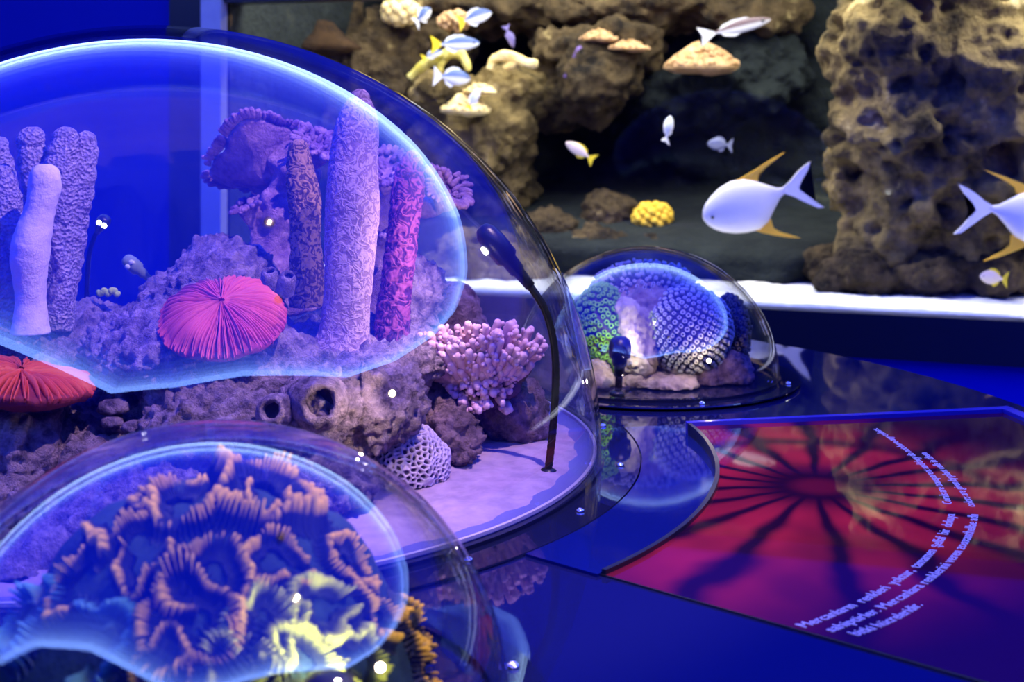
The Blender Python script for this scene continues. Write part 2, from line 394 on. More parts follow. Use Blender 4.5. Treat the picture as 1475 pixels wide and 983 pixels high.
bm = bmesh.new(); desk_band(bm, ARC_IN, ARC_PRINT0, 0, .009, True); part('inner_edge', bm, M_dark, root, False)
bm = bmesh.new(); sector(bm, -41, 10.95, .855, .977, .0, .004); part('inset_plate', bm, solid('gloss plate with painted reflection', (.003, .008, .10), .05), root, False)  # blue reflection of the ceiling is put into this base colour
bm = bmesh.new(); desk_band(bm, EDGE_LOW, EDGE_UP, 0, .010, True, 12); part('lip', bm, M_edge, root, False)
bm = bmesh.new(); desk_band(bm, ARC_PRINT1, ARC_OUT, 0, .010, True); part('outer_lip', bm, M_edge, root, False)
bm = bmesh.new(); sector(bm, -40.6, -40.5, .972, 1.66, .0, .0025, 3); part('lower_seam', bm, M_dark, root, False)
M_ink = solid('white lettering', (.45, .45, .6), .5, emit=(.55, .45, .75), es=.22)
def arc_text(txt, ang, rad, size):
    cu = bpy.data.curves.new('t', 'FONT'); cu.body = txt; cu.size = 1; cu.resolution_u = 2
    o = bpy.data.objects.new('t', cu); col.objects.link(o); dg = bpy.context.evaluated_depsgraph_get()
    me = bpy.data.meshes.new_from_object(o.evaluated_get(dg)); bpy.data.objects.remove(o)
    bm = bmesh.new(); bm.from_mesh(me); bpy.data.meshes.remove(me)
    wmax = max(v.co.x for v in bm.verts)
    for v in bm.verts:
        t = v.co.x / wmax; a = R(bow(ang, t)); r = bow(rad, t) - v.co.y * size; x, y = PQ.x + r * math.cos(a), PQ.y + r * math.sin(a)
        v.co = Vector((x, y, desk(x, y) + .0027))
    g = bmesh.ops.extrude_face_region(bm, geom=bm.faces[:])
    for e in g['geom']:
        if isinstance(e, bmesh.types.BMVert): e.co.z += .0006
    part('lettering', bm, M_ink, root, False)
arc_text('Mercanların  renkleri  yoktur,  tamamen  şeffaf  bir  dokuya', (-42.1043, -28.7097, -15.7488), (1.0476, 1.0953, 1.1274), .0215)
arc_text('sahiptirler. Mercanlara renklerini veren zooxanthellae adlı', (-41.595, -28.3346, -15.4944), (1.0777, 1.127, 1.1597), .0215)
arc_text('bitki hücreleridir.', (-41.1071, -37.7554, -34.4444), (1.1048, 1.1217, 1.1325), .0215)
arc_text('Corals are transparent and they do not have any colors.', (-13.339, -1.9164, 9.4659), (1.1267, 1.1224, 1.1218), .020)
arc_text('colors are given by plant cells in them', (-13.6405, -6.3353, .9456), (1.1594, 1.1504, 1.1455), .020)

# ------------------------------------------------------------------ domes
M_glass = glass('clear acrylic dome', .07)
M_rimglass = glass('thick acrylic flange', .08)
M_ring = solid('milky acrylic ring', (.20, .20, .5), .12)
M_rim = solid('pale base rim', (.75, .66, .75), .3)
M_bolt = solid('polished bolt', (.75, .77, .85), .15, 1)
def dome(c, r, flange, z, label, bolts, group, th=.006, inner_ring=False, flat=.95):
    root = empty('display_dome', (c.x, c.y, z), label, 'display dome', group)
    Mx = Matrix.Translation((c.x, c.y, 0)); prof = []
    for k in range(41):
        a = k / 40 * math.pi / 2; prof.append((r * math.cos(a) if k < 40 else 0, z + .012 + r * math.sin(a) * flat))
    prof = [(r, z + .004)] + prof
    inner = [(p[0] * (1 - th / r), z + .004 if i == 0 else p[1] - (th if i == len(prof) - 1 else th * p[1] / r)) for i, p in enumerate(prof)]
    bm = bmesh.new(); lathe(bm, prof, 128, Mx); part('shell', bm, M_glass, root)
    bm = bmesh.new(); lathe(bm, inner, 128, Mx); part('inner_surface', bm, M_glass, root)
    bm = bmesh.new(); lathe(bm, [(0, z), (flange, z), (flange + .001, z + .002), (flange, z + .004), (r + .004, z + .004), (r + .004, z + .010), (r - .012, z + .010), (r - .012, z + .004), (0, z + .004)], 128, Mx)
    part('base_flange', bm, M_plate, root, False)
    if inner_ring:
        bm = bmesh.new(); lathe(bm, [(r - .055, z + .004), (r - .055, z + .0115), (r - .009, z + .0115), (r - .009, z + .004)], 128, Mx); part('inner_ring', bm, M_ring, root, False)
        bm = bmesh.new(); lathe(bm, [(r - .014, z + .0115), (r - .014, z + .0165), (r - .0085, z + .0165), (r - .0085, z + .0115)], 128, Mx); part('rim', bm, M_rim, root, False)
    for a in bolts:
        bm = bmesh.new(); q = Vector((c.x + (r + flange) / 2 * math.cos(R(a)), c.y + (r + flange) / 2 * math.sin(R(a)), z + .004))
        lathe(bm, [(.007, 0), (.007, .002), (.0055, .004), (.003, .0045), (.003, .003), (0, .003)], 14, Matrix.Translation(q)); part('bolt', bm, M_bolt, root)
    return root
dome(DC, DR, .852, .0, 'biggest clear dome, full of corals and reef rock, at the left', [-8, -27, -46, -62, 12, 60, 100, 150, 200, 235], None, .006, True)
dome(RC, RR, .343, .005, 'small clear dome beside the tank wall, over blue and green coral', [-75, -20, 40, 110, 170], None)
dome(FC, FR, .343, .005, 'small clear dome nearest the viewer, over ruffled orange brown coral', [20, 70, 130, 190, -30], None, flat=.925)

# ------------------------------------------------------------------ gooseneck lamps
M_black = solid('black rubber', (.008, .009, .02), .35)
M_goose = solid('black ribbed metal hose', (.02, .018, .022), .25, .6)
M_lens = lamp('lit lamp lens', (1, .93, .82), 40)
M_lensoff = solid('unlit lamp lens', (.7, .75, .65), .1)
M_headg = solid('grey green lamp metal', (.22, .28, .16), .3)
def wand(path, hdir, hl, hr, label, watts=None, spot=None, group=None, size=R(110), tgt=None, cover=None, tint=(1, .72, .62)):
    """path: world points from the foot to the head; hdir: where the lens looks"""
    root = empty('gooseneck_lamp', path[0], label, 'lamp', group)
    pts = spline([(*p, hr * .30) for p in path], 90)
    for k in range(0, len(pts)): pts[k][3] *= 1 + .12 * (k % 2)
    bm = bmesh.new(); tube(bm, pts, 12, False); part('hose', bm, M_goose, root)
    bm = bmesh.new(); lathe(bm, [(0, 0), (hr * .7, 0), (hr * .7, .006), (hr * .4, .010), (0, .010)], 20, Matrix.Translation(path[0])); part('foot', bm, M_black, root)
    end = Vector(path[-1]); ax = (end - Vector(path[-2])).normalized()
    pr = [(0, -hl * .45), (hr * .42, -hl * .45), (hr * .48, -hl * .1), (hr * .62, -hl * .08), (hr * .66, hl * .18), (hr * .95, hl * .24), (hr, hl * .62), (hr * .85, hl * .86), (hr * .5, hl * .97), (0, hl)]
    bm = bmesh.new(); lathe(bm, pr, 24, aim(end, ax)); part('head', bm, cover or M_black, root)
    hd = Vector(hdir).normalized(); c = end + ax * hl * .6
    lz = hd - ax * hd.dot(ax)
    lz = lz.normalized() if lz.length > .2 else hd
    side = lz.cross(ax).normalized()
    lens = None
    for s in (-1, 1):
        bm = bmesh.new(); lathe(bm, [(hr * .36, 0), (hr * .33, hr * .12), (0, hr * .2)], 14, aim(c + lz * hr * .93 + (side if s else side) * hr * .4 * s, lz)); part('lens', bm, M_lensoff if cover else M_lens, root)
    if watts:
        ld = bpy.data.lights.new('spot', 'SPOT'); ld.energy = watts; ld.color = tint; ld.spot_size = size; ld.spot_blend = .5; ld.shadow_soft_size = .006
        lo = bpy.data.objects.new('lamp_light', ld); col.objects.link(lo); lo.parent = root
        q = c + lz * hr * 1.5; dr = (Vector(tgt) - q) if tgt is not None else lz
        lo.location = q - Vector(path[0]); lo.rotation_euler = dr.to_track_quat('-Z', 'Y').to_euler()
    return root
wp = [P(789, 690, 2.17), P(797, 610, 2.18), P(800, 520, 2.18), P(788, 455, 2.18), P(762, 410, 2.18), P(742, 386, 2.18)]
wp[0].z = .008
wand(wp, (-.8, .1, -.6), .090, .021, 'bent black gooseneck lamp standing in the pale sand of the biggest dome', WAND_W, tgt=P(500, 420, 2.3), size=R(150))
wp = [P(889, 578, 2.765), P(891, 558, 2.765), P(892, 540, 2.765), P(892.5, 524, 2.765)]; wp[0].z = .012
wand(wp, (.15, 1, .05), .058, .024, 'short black lamp with a rounded head before blue and green coral', .42, tgt=P(905, 490, 3.0), size=R(150), tint=(1, .88, .62))
wp = [Vector((-.152, 1.09, .012)), Vector((-.152, 1.09, .06)), Vector((-.152, 1.093, .092))]
wand(wp, (-.2, 1, .3), .045, .024, 'black lamp head at the bottom edge before ruffled yellow coral', .4, tgt=(-.2, 1.25, .15), size=R(150), tint=(1, .92, .62))
wp = [P(124, 470, 2.62), P(125, 420, 2.62), P(128, 370, 2.62), P(136, 342, 2.61), P(144, 328, 2.60)]
wand(wp, (.15, -1, -.1), .03, .014, 'thin lamp with a glowing head behind the pale finger corals', None)
wp = [P(262, 440, 2.62), P(226, 411, 2.62), P(206, 394, 2.62)]
wand(wp, (-.4, -.8, .3), .05, .0145, 'stubby grey green lamp head leaning left behind the reef rock', None, cover=M_headg)
M_lit = lamp('small led lens', (1, .85, .6), 60)
def led(p, r, label, e=1.0):
    root = empty('led_spot', p, label, 'led lamp')
    Mx = aim(p, Vector((0, 0, CAMH)) - p)
    bm = bmesh.new(); lathe(bm, [(0, -r * 2), (r * 1.5, -r * 2), (r * 1.6, 0), (r * 1.1, r * .4), (r * 1.0, 0), (0, 0)], 18, Mx); part('housing', bm, M_black, root)
    bm = bmesh.new(); lathe(bm, [(r, 0), (r * .7, r * .5), (0, r * .7)], 14, Mx); part('lens', bm, M_lit, root)
    ld = bpy.data.lights.new('glow', 'POINT'); ld.energy = e * (r / .004) ** 2; ld.color = (1, .75, .45); ld.shadow_soft_size = r
    lo = bpy.data.objects.new('led_light', ld); col.objects.link(lo); lo.parent = root
    lo.location = (Vector((0, 0, CAMH)) - p).normalized() * r * 7
led(P(565, 567, 1.90), .0042, 'tiny bright lamp set in the reef rock below the branching coral')
led(P(548, 962, 1.085), .0030, 'tiny bright lamp by the rim of the ruffled orange coral')
led(P(1021, 520, 2.80), .0042, 'tiny bright lamp before the blue grey polyp coral', .35)

# ------------------------------------------------------------------ reef inside the big dome
M_reef = stone('lavender reef rock', (.12, .085, .13), (.54, .40, .50), 34, .9, 110, 1.0, .020, (.66, .52, .58))
M_reef2 = stone('dark reef rock', (.08, .05, .06), (.26, .17, .20), 22, .85, 80, .9, .012)
M_reef3 = stone('purple reef rock', (.09, .05, .10), (.36, .23, .34), 34, .9, 120, 1.0, .020)
M_sand = stone('pale sand', (.36, .26, .38), (.50, .36, .48), 30, .9, 400, .3, .004)
def B(px, py, d, rx, ry, rd): k = px2m(d); return (P(px, py, d), (rx * k, rd, ry * k))
blobs = [B(340, 600, 2.10, 150, 80, .20), B(470, 588, 2.05, 72, 75, .13), B(545, 585, 2.08, 66, 66, .12), B(250, 500, 2.22, 120, 62, .24),
         B(420, 520, 2.20, 150, 48, .20), B(318, 425, 2.42, 92, 72, .18), B(560, 515, 2.32, 105, 40, .18), B(602, 440, 2.45, 36, 55, .12),
         B(100, 505, 2.36, 130, 58, .22), B(150, 610, 2.26, 100, 70, .18), B(258, 425, 2.48, 46, 36, .13), B(490, 510, 2.22, 55, 28, .1)]
blobs += [B(170, 725, 1.90, 170, 62, .13), B(420, 690, 1.96, 130, 55, .10), B(20, 800, 1.85, 120, 60, .12), B(30, 822, 1.75, 120, 40, .07), B(-40, 790, 1.8, 60, 60, .08), B(20, 838, 1.71, 120, 42, .06)]
blobs.append((Vector((DC.x - .02, DC.y + .02, .02)), (.52, .50, .16)))
bm = fused(blobs, .0050, .034, 8, .014, 48, cut=.016, seed=1, pit=.010)
thing('reef_rock', bm, M_reef, 'large lavender reef rock filling the middle of the biggest dome', 'rock')
bm = fused([B(45, 640, 1.98, 48, 62, .09), B(30, 720, 1.95, 62, 60, .1), B(70, 600, 2.0, 22, 30, .05), B(8, 600, 2.0, 30, 40, .06)], .005, .022, 14, .008, 45, cut=.016, seed=4)
thing('reef_rock', bm, M_reef, 'knobbly rock at the left edge below the red orange mushroom coral', 'rock')
bm = fused([B(735, 592, 2.40, 54, 58, .08), B(760, 620, 2.38, 30, 30, .05)], .005, .018, 14, .006, 50, cut=.016, seed=2)
thing('reef_rock', bm, M_reef3, 'purple rock on the sand to the right under the branching coral', 'rock')
bm = fused([B(650, 622, 2.25, 42, 45, .07), B(672, 645, 2.22, 28, 30, .05), B(620, 590, 2.28, 30, 30, .06)], .004, .022, 18, .012, 50, cut=.016, seed=3)
thing('reef_rock', bm, M_reef2, 'dark brown crusty rock behind the honeycomb coral', 'rock')
bm = fused([B(655, 440, 2.66, 34, 40, .08), B(655, 500, 2.66, 45, 70, .1)], .006, .015, 14, .006, 45, cut=.016, seed=5)
thing('reef_rock', bm, M_reef3, 'purple rock at the back, right of the slender purple column', 'rock')
# sand
bm = bmesh.new(); rows = []; NS = 200
for j in range(34):
    row = []
    for i in range(NS):
        a = 2 * math.pi * i / NS; rr = (.745 + .009 * noise.noise(Vector((math.cos(a) * 9, math.sin(a) * 9, 0))) + .006 * math.sin(a * 47)) if j == 33 else .73 * (j + .3) / 33
        x, y = DC.x + rr * math.cos(a), DC.y + rr * math.sin(a)
        z = .0155 + -.001 + .006 * fbm((x, y, 0), 16) + .0018 * math.sin(60 * (x + .6 * y) + 4 * fbm((x, y, 3), 8)) if j < 32 else (.0145 if j == 32 else .0105)
        row.append(bm.verts.new((x, y, z)))
    rows.append(row)
for a, b in zip(rows[:-1], rows[1:]):
    for i in range(NS): bm.faces.new((a[i], b[i], b[(i + 1) % NS], a[(i + 1) % NS]))
bm.faces.new(rows[0])
thing('sand_bed', bm, M_sand, 'rippled pale sand on the floor of the biggest dome', 'sand', kind='stuff')

# ---- column corals
def column(path, disp_s, disp_a, mat, label, seg=84, n=150, flare=0):
    pts = spline([(*P(px, py, d), r * px2m(d)) for px, py, d, r in path], n)
    def dp(c):
        v = noise.noise(c * disp_s * .8); return disp_a * (math.sin(v * 9) * .5 + .4 * noise.noise(c * disp_s * 2.2)) + .006 * noise.noise(c * 12)
    bm = bmesh.new(); tube(bm, pts, seg, True, dp)
    return thing('column_coral', bm, mat, label, 'coral')
M_col1 = worm('mauve column skin', (.27, .17, .24), (.47, .33, .42), 70, .45, .002)
M_col2 = worm('brown column skin', (.07, .035, .025), (.33, .19, .11), 60, .45, .002)
M_col3 = worm('purple column skin', (.07, .015, .09), (.30, .07, .21), 50, .5, .003)
column([(494, 500, 2.20, 42), (497, 465, 2.20, 34), (502, 380, 2.20, 36), (506, 290, 2.20, 38), (512, 210, 2.20, 34), (516, 165, 2.20, 25), (519, 140, 2.20, 12)], 100, .0016, M_col1, 'tallest mauve tapering column coral in the biggest dome')
column([(443, 440, 2.32, 26), (441, 380, 2.32, 24), (439, 300, 2.32, 22), (433, 245, 2.32, 20), (431, 215, 2.32, 15)], 90, .0020, M_col2, 'brown column coral left of the tallest column')
column([(562, 490, 2.30, 26), (569, 430, 2.30, 25), (578, 350, 2.30, 23), (588, 270, 2.30, 22), (594, 230, 2.30, 15)], 80, .0026, M_col3, 'slender purple column coral leaning right of the tallest column')

# ---- finger coral at the left
M_fing = stone('lavender finger skin', (.44, .34, .48), (.66, .54, .66), 60, .85, 130, 1.0, .014, vor=170)
M_fingp = stone('pale smooth finger skin', (.68, .56, .64), (.78, .66, .70), 10, .85, 70, .5, .006)
root = empty('finger_coral', P(70, 450, 2.25), 'upright lavender finger coral clump, one pale thick finger in front', 'coral')
def finger(path, mat=None, a=.0045, s=60, label=None):
    pts = spline([(*P(px, py, d), r * px2m(d)) for px, py, d, r in path], 60)
    bm = bmesh.new(); tube(bm, pts, 36, True, lambda c: a * fbm(c, s, 3) + .012 * noise.noise(c * 9) * .6); part('finger', bm, mat or M_fing, root, label=label)
finger([(75, 455, 2.28, 20), (72, 380, 2.28, 19), (58, 290, 2.28, 19), (47, 230, 2.28, 18), (46, 198, 2.28, 16)])
finger([(80, 475, 2.27, 20), (84, 380, 2.27, 22), (88, 290, 2.27, 24), (91, 230, 2.27, 22), (95, 200, 2.27, 18)])
finger([(84, 475, 2.29, 20), (92, 380, 2.29, 22), (107, 290, 2.29, 25), (120, 240, 2.29, 20), (124, 203, 2.29, 15)])
finger([(44, 480, 2.16, 30), (44, 425, 2.16, 24), (44, 365, 2.16, 28), (56, 310, 2.16, 22), (64, 272, 2.16, 21), (65, 256, 2.16, 20)], M_fingp, .0015, label='thick pale finger with a flat top')
finger([(28, 455, 2.22, 22), (24, 380, 2.22, 20), (12, 310, 2.22, 20), (2, 260, 2.22, 17), (0, 252, 2.22, 14)])
finger([(30, 460, 2.34, 22), (20, 360, 2.34, 22), (6, 270, 2.34, 22), (-6, 215, 2.34, 20)])
finger([(10, 460, 2.20, 26), (-12, 380, 2.20, 26), (-25, 330, 2.20, 22)])
finger([(80, 452, 2.2, 16), (88, 400, 2.2, 15), (84, 360, 2.2, 13), (80, 335, 2.2, 10)])

# ---- table (plate) coral behind the columns
M_plate_c = stone('mauve plate coral', (.22, .11, .24), (.54, .32, .44), 24, .8, 110, .9, .012, (.8, .55, .6))
root = empty('plate_coral', P(410, 440, 2.5), 'mauve shelf coral with knobbly edged plates behind the columns', 'coral')
bm = bmesh.new()
tube(bm, spline([(*P(398, 450, 2.5), .075), (*P(395, 390, 2.5), .066), (*P(405, 320, 2.5), .048), (*P(420, 270, 2.5), .046), (*P(425, 225, 2.5), .040)], 40), 40, True, lambda c: .022 * fbm(c, 18, 4)); part('trunk', bm, M_plate_c, root)
def plate(px, py, d, rx, ry, nrm, nk, lobes=5, label=None):
    """irregular shelf with blunt branchlets on its rim and upper face"""
    c = P(px, py, d); k = px2m(d); M = aim(c, nrm, Vector((1, .2, 0))); bm = bmesh.new(); n = 72; rng = random.Random(px)
    def edge(a): return 1 + .13 * math.sin(lobes * a + px) + .08 * noise.noise(Vector((math.cos(a) * 3, math.sin(a) * 3, px)))
    top, bot = [], []
    for j, t in enumerate((.0, .25, .5, .75, .93, 1.0)):
        rt, rb = [], []
        for i in range(n):
            a = 2 * math.pi * i / n; e = edge(a) * max(t, .02); x, y = e * rx * k * math.cos(a), e * ry * k * math.sin(a)
            zz = .018 * t * t + .006 * fbm((x, y, px), 40)
            rt.append(bm.verts.new(M @ Vector((x, y, zz + .008 * (1 - t ** 4))))); rb.append(bm.verts.new(M @ Vector((x, y, zz - .035 * (1 - t) ** 1.3 - .006 * (1 - t ** 6)))))
        top.append(rt); bot.append(rb)
    for rows, fl in ((top, 0), (bot, 1)):
        for a, b in zip(rows[:-1], rows[1:]):
            for i in range(n):
                q = (a[i], b[i], b[(i + 1) % n], a[(i + 1) % n]); bm.faces.new(q[::-1] if fl else q)
        bm.faces.new(rows[0][::-1] if fl else rows[0])
    for i in range(n): bm.faces.new((top[-1][i], bot[-1][i], bot[-1][(i + 1) % n], top[-1][(i + 1) % n]))
    for i in range(nk):
        a = rng.uniform(0, 2 * math.pi); t = 1.0 if i % 3 else rng.uniform(.35, .95); e = edge(a) * t
        q = Vector((e * rx * k * math.cos(a), e * ry * k * math.sin(a), .018 * t * t + .006)); dr = Vector((math.cos(a) * t * .9, math.sin(a) * t * .9, .8 if t < 1 else .12)).normalized()
        L = rng.uniform(.009, .020); rad = rng.uniform(.0042, .0066)
        q0 = M @ q; q1 = M @ (q + dr * L); tube(bm, [(*q0, rad), (*((q0 + q1) / 2), rad * 1.08), (*q1, rad * .8)], 8, True)
    part('plate', bm, M_plate_c, root, label=label)
plate(380, 240, 2.52, 86, 70, (-.22, .60, .76), 230, 4)
plate(452, 222, 2.46, 44, 26, (.35, -.3, .9), 80, 4)
plate(362, 312, 2.48, 34, 16, (-.3, -.15, .9), 26, 3)
plate(556, 256, 2.46, 42, 26, (.1, -.42, .85), 110, 4)
plate(640, 284, 2.44, 34, 24, (.3, -.45, .8), 90, 4)
plate(540, 340, 2.52, 50, 24, (.1, -.2, .95), 50, 4)
bm = bmesh.new(); tube(bm, spline([(*P(535, 470, 2.52), .06), (*P(545, 380, 2.52), .05), (*P(560, 300, 2.52), .035), (*P(620, 300, 2.50), .022)], 30), 28, True, lambda c: .012 * fbm(c, 22, 3)); part('trunk', bm, M_plate_c, root)

# ---- mushroom corals: low discs of radial blades
def mushroom(c, rad, nrm, sag, nb, mats, label, squash=1.0, bh=.010, yax=Vector((0, 0, 1))):
    root = empty('mushroom_coral', c, label, 'coral'); M = aim(c, nrm, yax); rng = random.Random(nb)
    def prof(t): return sag * (1 - t ** 2.2)
    bm = bmesh.new(); seg = 72
    vs = lathe(bm, [(0, prof(0))] + [(rad * t, prof(t)) for t in (.15, .3, .45, .6, .75, .88, .96)] + [(rad, -.004), (rad * .93, -.014), (rad * .5, -.03), (0, -.035)], seg)
    for v in vs: v.co.y *= squash; v.co.z += .008 * fbm(v.co, 14); v.co = M @ v.co
    part('disc', bm, mats[0], root)
    bm = bmesh.new(); tl = bm.verts.layers.float.new('tip')
    for i in range(nb):
        a = 2 * math.pi * (i + rng.uniform(-.35, .35)) / nb; long = i % 3; t0 = .05 if long == 0 else (.22 if long == 1 else .42); t1 = rng.uniform(.96, 1.02)
        H = bh * rng.uniform(.6, 1.25); wid = rad * .010 * rng.uniform(.8, 1.3); prev = None; wob = rng.uniform(-.05, .05)
        for k in range(9):
            u = k / 8; t = t0 + (t1 - t0) * u; aa = a + wob * u * u; ca, sa = math.cos(aa), math.sin(aa)
            z = prof(min(t, 1)) - (.004 if k == 8 else 0); h = H * (math.sin(math.pi * (.12 + .80 * u)) ** .6); row = []
            base = Vector((rad * t * ca, rad * t * sa * squash, z)); base.z += .008 * fbm(base, 14); sd = Vector((-sa, ca * squash, 0)) * wid; up = Vector((ca * .3 * u, sa * .3 * u, 1))
            for q, tv in ((base - sd * 1.3 - up * .004, 0), (base - sd * .5 + up * h, 1), (base + sd * .5 + up * h, 1), (base + sd * 1.3 - up * .004, 0)):
                v = bm.verts.new(M @ q); v[tl] = tv; row.append(v)
            if prev:
                for m in range(3): bm.faces.new((prev[m], prev[m + 1], row[m + 1], row[m]))
            else: bm.faces.new(row)
            prev = row
        bm.faces.new(prev[::-1])
    part('blades', bm, mats[1], root)
    return root
M_mush_d = stone('crimson disc flesh', (.30, .03, .10), (.48, .06, .16), 14, .7)
M_mush = tipped('pink red blades', (.30, .02, .07), (.66, .11, .16), .5)
M_mush2d = stone('dark red disc flesh', (.16, .015, .03), (.28, .03, .04), 14, .7)
M_mush2 = tipped('red orange blades', (.22, .02, .02), (.68, .09, .05), .5)
mushroom(P(321, 458, 2.05), 90 * px2m(2.06), (.04, -.47, .87), .030, 130, (M_mush_d, M_mush), 'pink red mushroom coral with fine radial blades on the reef front')
mushroom(P(28, 548, 1.97), 106 * px2m(1.97), (.16, .0, 1), .014, 96, (M_mush2d, M_mush2), 'red orange mushroom coral at the left edge under the finger corals', 1.0, .010)

# ---- pink branching coral
M_br = stone('pink branch skin', (.66, .38, .50), (.84, .56, .66), 30, .75, 200, .3, .003)
M_brb = stone('dark branch base', (.10, .04, .08), (.22, .10, .15), 24, .85, 90, .7, .008)
root = empty('branching_coral', P(690, 590, 2.3), 'pink branching coral with stubby finger tips, right side of the biggest dome', 'coral')
bm = fused([B(676, 526, 2.34, 84, 30, .06), B(720, 508, 2.36, 50, 22, .05), B(672, 568, 2.33, 40, 34, .05), B(718, 560, 2.34, 30, 28, .04)], .006, .012, 20, .004, 60, seed=6)
part('base', bm, M_brb, root)
rng = random.Random(11); cnt = 0; placed = []
ctr = P(690, 552, 2.36)
while cnt < 96:
    if cnt < 70: ex, ey = rng.uniform(-1, 1), rng.uniform(-1, 1)
    else: ex, ey = rng.uniform(-.5, .55), rng.uniform(.8, 2.1)
    if cnt < 70 and ex * ex + ey * ey > 1: continue
    px = 684 + ex * 102; py = 505 + ey * 44 - 6 * ex
    if any((px - a) ** 2 + (py - b) ** 2 < (13.0 if py < 550 else 11.) ** 2 for a, b in placed) and rng.random() < .985: continue
    placed.append((px, py)); cnt += 1
    dd = 2.32 - .085 * math.sqrt(max(0, 1 - min(1, ex * ex + min(ey, 1) ** 2 * .8)))- (.0 if cnt <= 70 else .035 * (1 - abs(ex)))
    tip = P(px, py, dd); dr = (tip - ctr).normalized(); dr = (dr + Vector((0, 0, .35))).normalized(); Lb = rng.uniform(.045, .06); dr = dr if cnt <= 70 else Vector((ex * .5, -.85, -.15)).normalized()
    root_p = tip - dr * Lb; r = rng.uniform(.0068, .0088); bm = bmesh.new()
    tube(bm, spline([(*root_p, r * .9), (*(root_p + dr * Lb * .5 + Vector((rng.uniform(-.003, .003), 0, 0))), r), (*tip, r * .82)], 8), 12, True, lambda c: .0012 * fbm(c, 120, 2))
    nk = rng.randint(4, 6)
    for q in range(nk):
        t = rng.uniform(.35, .95); o = dr.orthogonal().normalized(); o = Matrix.Rotation(rng.uniform(0, 6.28), 3, dr) @ o
        s = root_p + dr * Lb * t + o * r * .5; e = s + (o * .75 + dr * .8).normalized() * rng.uniform(.006, .011); tube(bm, [(*s, r * .55), (*e, r * .46)], 9, True)
    part('branch', bm, M_br, root)

# ---- honeycomb coral on the sand
def comb(c, rad, ncell, mat, label, h=.007, zcut=.016):
    bm = bmesh.new(); ball(bm, (0, 0, 0), 1, 7); seeds = []
    for i in range(ncell):
        z = 1 - 2 * (i + .5) / ncell; a = i * 2.39996; s = math.sqrt(1 - z * z)
        q = Vector((s * math.cos(a), s * math.sin(a), z)) + Vector((random.uniform(-1, 1), random.uniform(-1, 1), random.uniform(-1, 1))) * .055; seeds.append(q.normalized())
    from mathutils.kdtree import KDTree
    kd = KDTree(ncell)
    for i, s in enumerate(seeds): kd.insert(s, i)
    kd.balance(); tl = bm.verts.layers.float.new('tip'); cs = math.sqrt(4 * math.pi / ncell)
    for v in bm.verts:
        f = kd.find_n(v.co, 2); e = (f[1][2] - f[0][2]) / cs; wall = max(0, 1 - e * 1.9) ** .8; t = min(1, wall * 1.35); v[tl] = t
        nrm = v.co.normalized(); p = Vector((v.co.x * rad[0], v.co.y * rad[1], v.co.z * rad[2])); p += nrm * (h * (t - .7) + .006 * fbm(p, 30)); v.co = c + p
        if v.co.z < zcut: v.co.z = zcut
    return thing('honeycomb_coral', bm, mat, label, 'coral')
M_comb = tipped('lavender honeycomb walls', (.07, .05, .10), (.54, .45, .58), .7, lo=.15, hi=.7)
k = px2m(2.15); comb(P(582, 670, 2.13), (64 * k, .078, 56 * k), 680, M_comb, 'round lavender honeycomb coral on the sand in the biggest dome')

# ---- barnacle cups, tube sponges, small caps, green tuft
M_cup_in = stone('dark cup inside', (.03, .02, .04), (.08, .05, .09), 20, .7)
def cup(px, py, d, r, dr, mat, label, name='barnacle_cup', cat='barnacle', deep=1.0):
    c = P(px, py, d); k = r * px2m(d); root = empty(name, c, label, cat); M = aim(c, dr)
    bm = bmesh.new(); vs = lathe(bm, [(k * 1.9, -k * 1.2 * deep), (k * 1.55, -k * .3), (k * 1.25, k * .25), (k * 1.02, k * .38), (k * .84, k * .2), (k * .8, -k * .4)], 40)
    for v in vs: v.co += v.co.normalized() * k * .22 * fbm(v.co, 60) ; v.co = M @ v.co
    part('wall', bm, mat, root)
    bm = bmesh.new(); lathe(bm, [(k * .85, -k * .1), (k * .8, -k * .6), (k * .5, -k * .8), (0, -k * .85)], 24, M); part('hollow', bm, M_cup_in, root)
cup(462, 582, 1.91, 24, (.25, -1, .25), M_reef, 'wide open barnacle cup on the front of the reef rock')
cup(391, 592, 1.90, 15, (-.1, -1, .35), M_reef, 'smaller open barnacle cup left of the wide one')
cup(388, 392, 2.2, 8, (.05, -.45, .9), M_reef, 'thin upright tube sponge right behind the pink red mushroom coral', 'tube_sponge', 'sponge', 4)
cup(415, 398, 2.2, 8, (.3, -.5, .8), M_reef, 'short tube sponge beside the brown column', 'tube_sponge', 'sponge', 3)
def cap(px, py, d, r, label):
    c = P(px, py, d); k = r * px2m(d); root = empty('cap_coral', c - Vector((0, 0, k)), label, 'coral')
    bm = bmesh.new(); vs = lathe(bm, [(0, k * .62), (k * .5, k * .55), (k * .85, k * .32), (k, k * .02), (k * .8, -k * .18), (k * .3, -k * .2), (0, -k * .2)], 36)
    for v in vs: v.co += Vector((0, 0, 1)) * k * .18 * fbm(v.co, 90); v.co = c + v.co
    part('crown', bm, M_reef, root)
    bm = bmesh.new(); tube(bm, [(*(c + Vector((0, .03, -k * 1.1))), k * .5), (*(c - Vector((0, 0, k * .1))), k * .35)], 14, False); part('stalk', bm, M_reef, root)
cap(163, 590, 2.0, 24, 'largest cap of the small cap corals under the reef overhang')
cap(162, 610, 1.98, 17, 'middle small cap coral hugging the stalk of the largest cap')
cap(193, 618, 1.97, 19, 'right small cap coral just above the nearest dome')
bm = bmesh.new(); rng = random.Random(3)
for i in range(16): q = P(142 + i * 1.9, 421 + 3 * math.sin(i), 2.4); ball(bm, q, rng.uniform(.004, .007), 2)
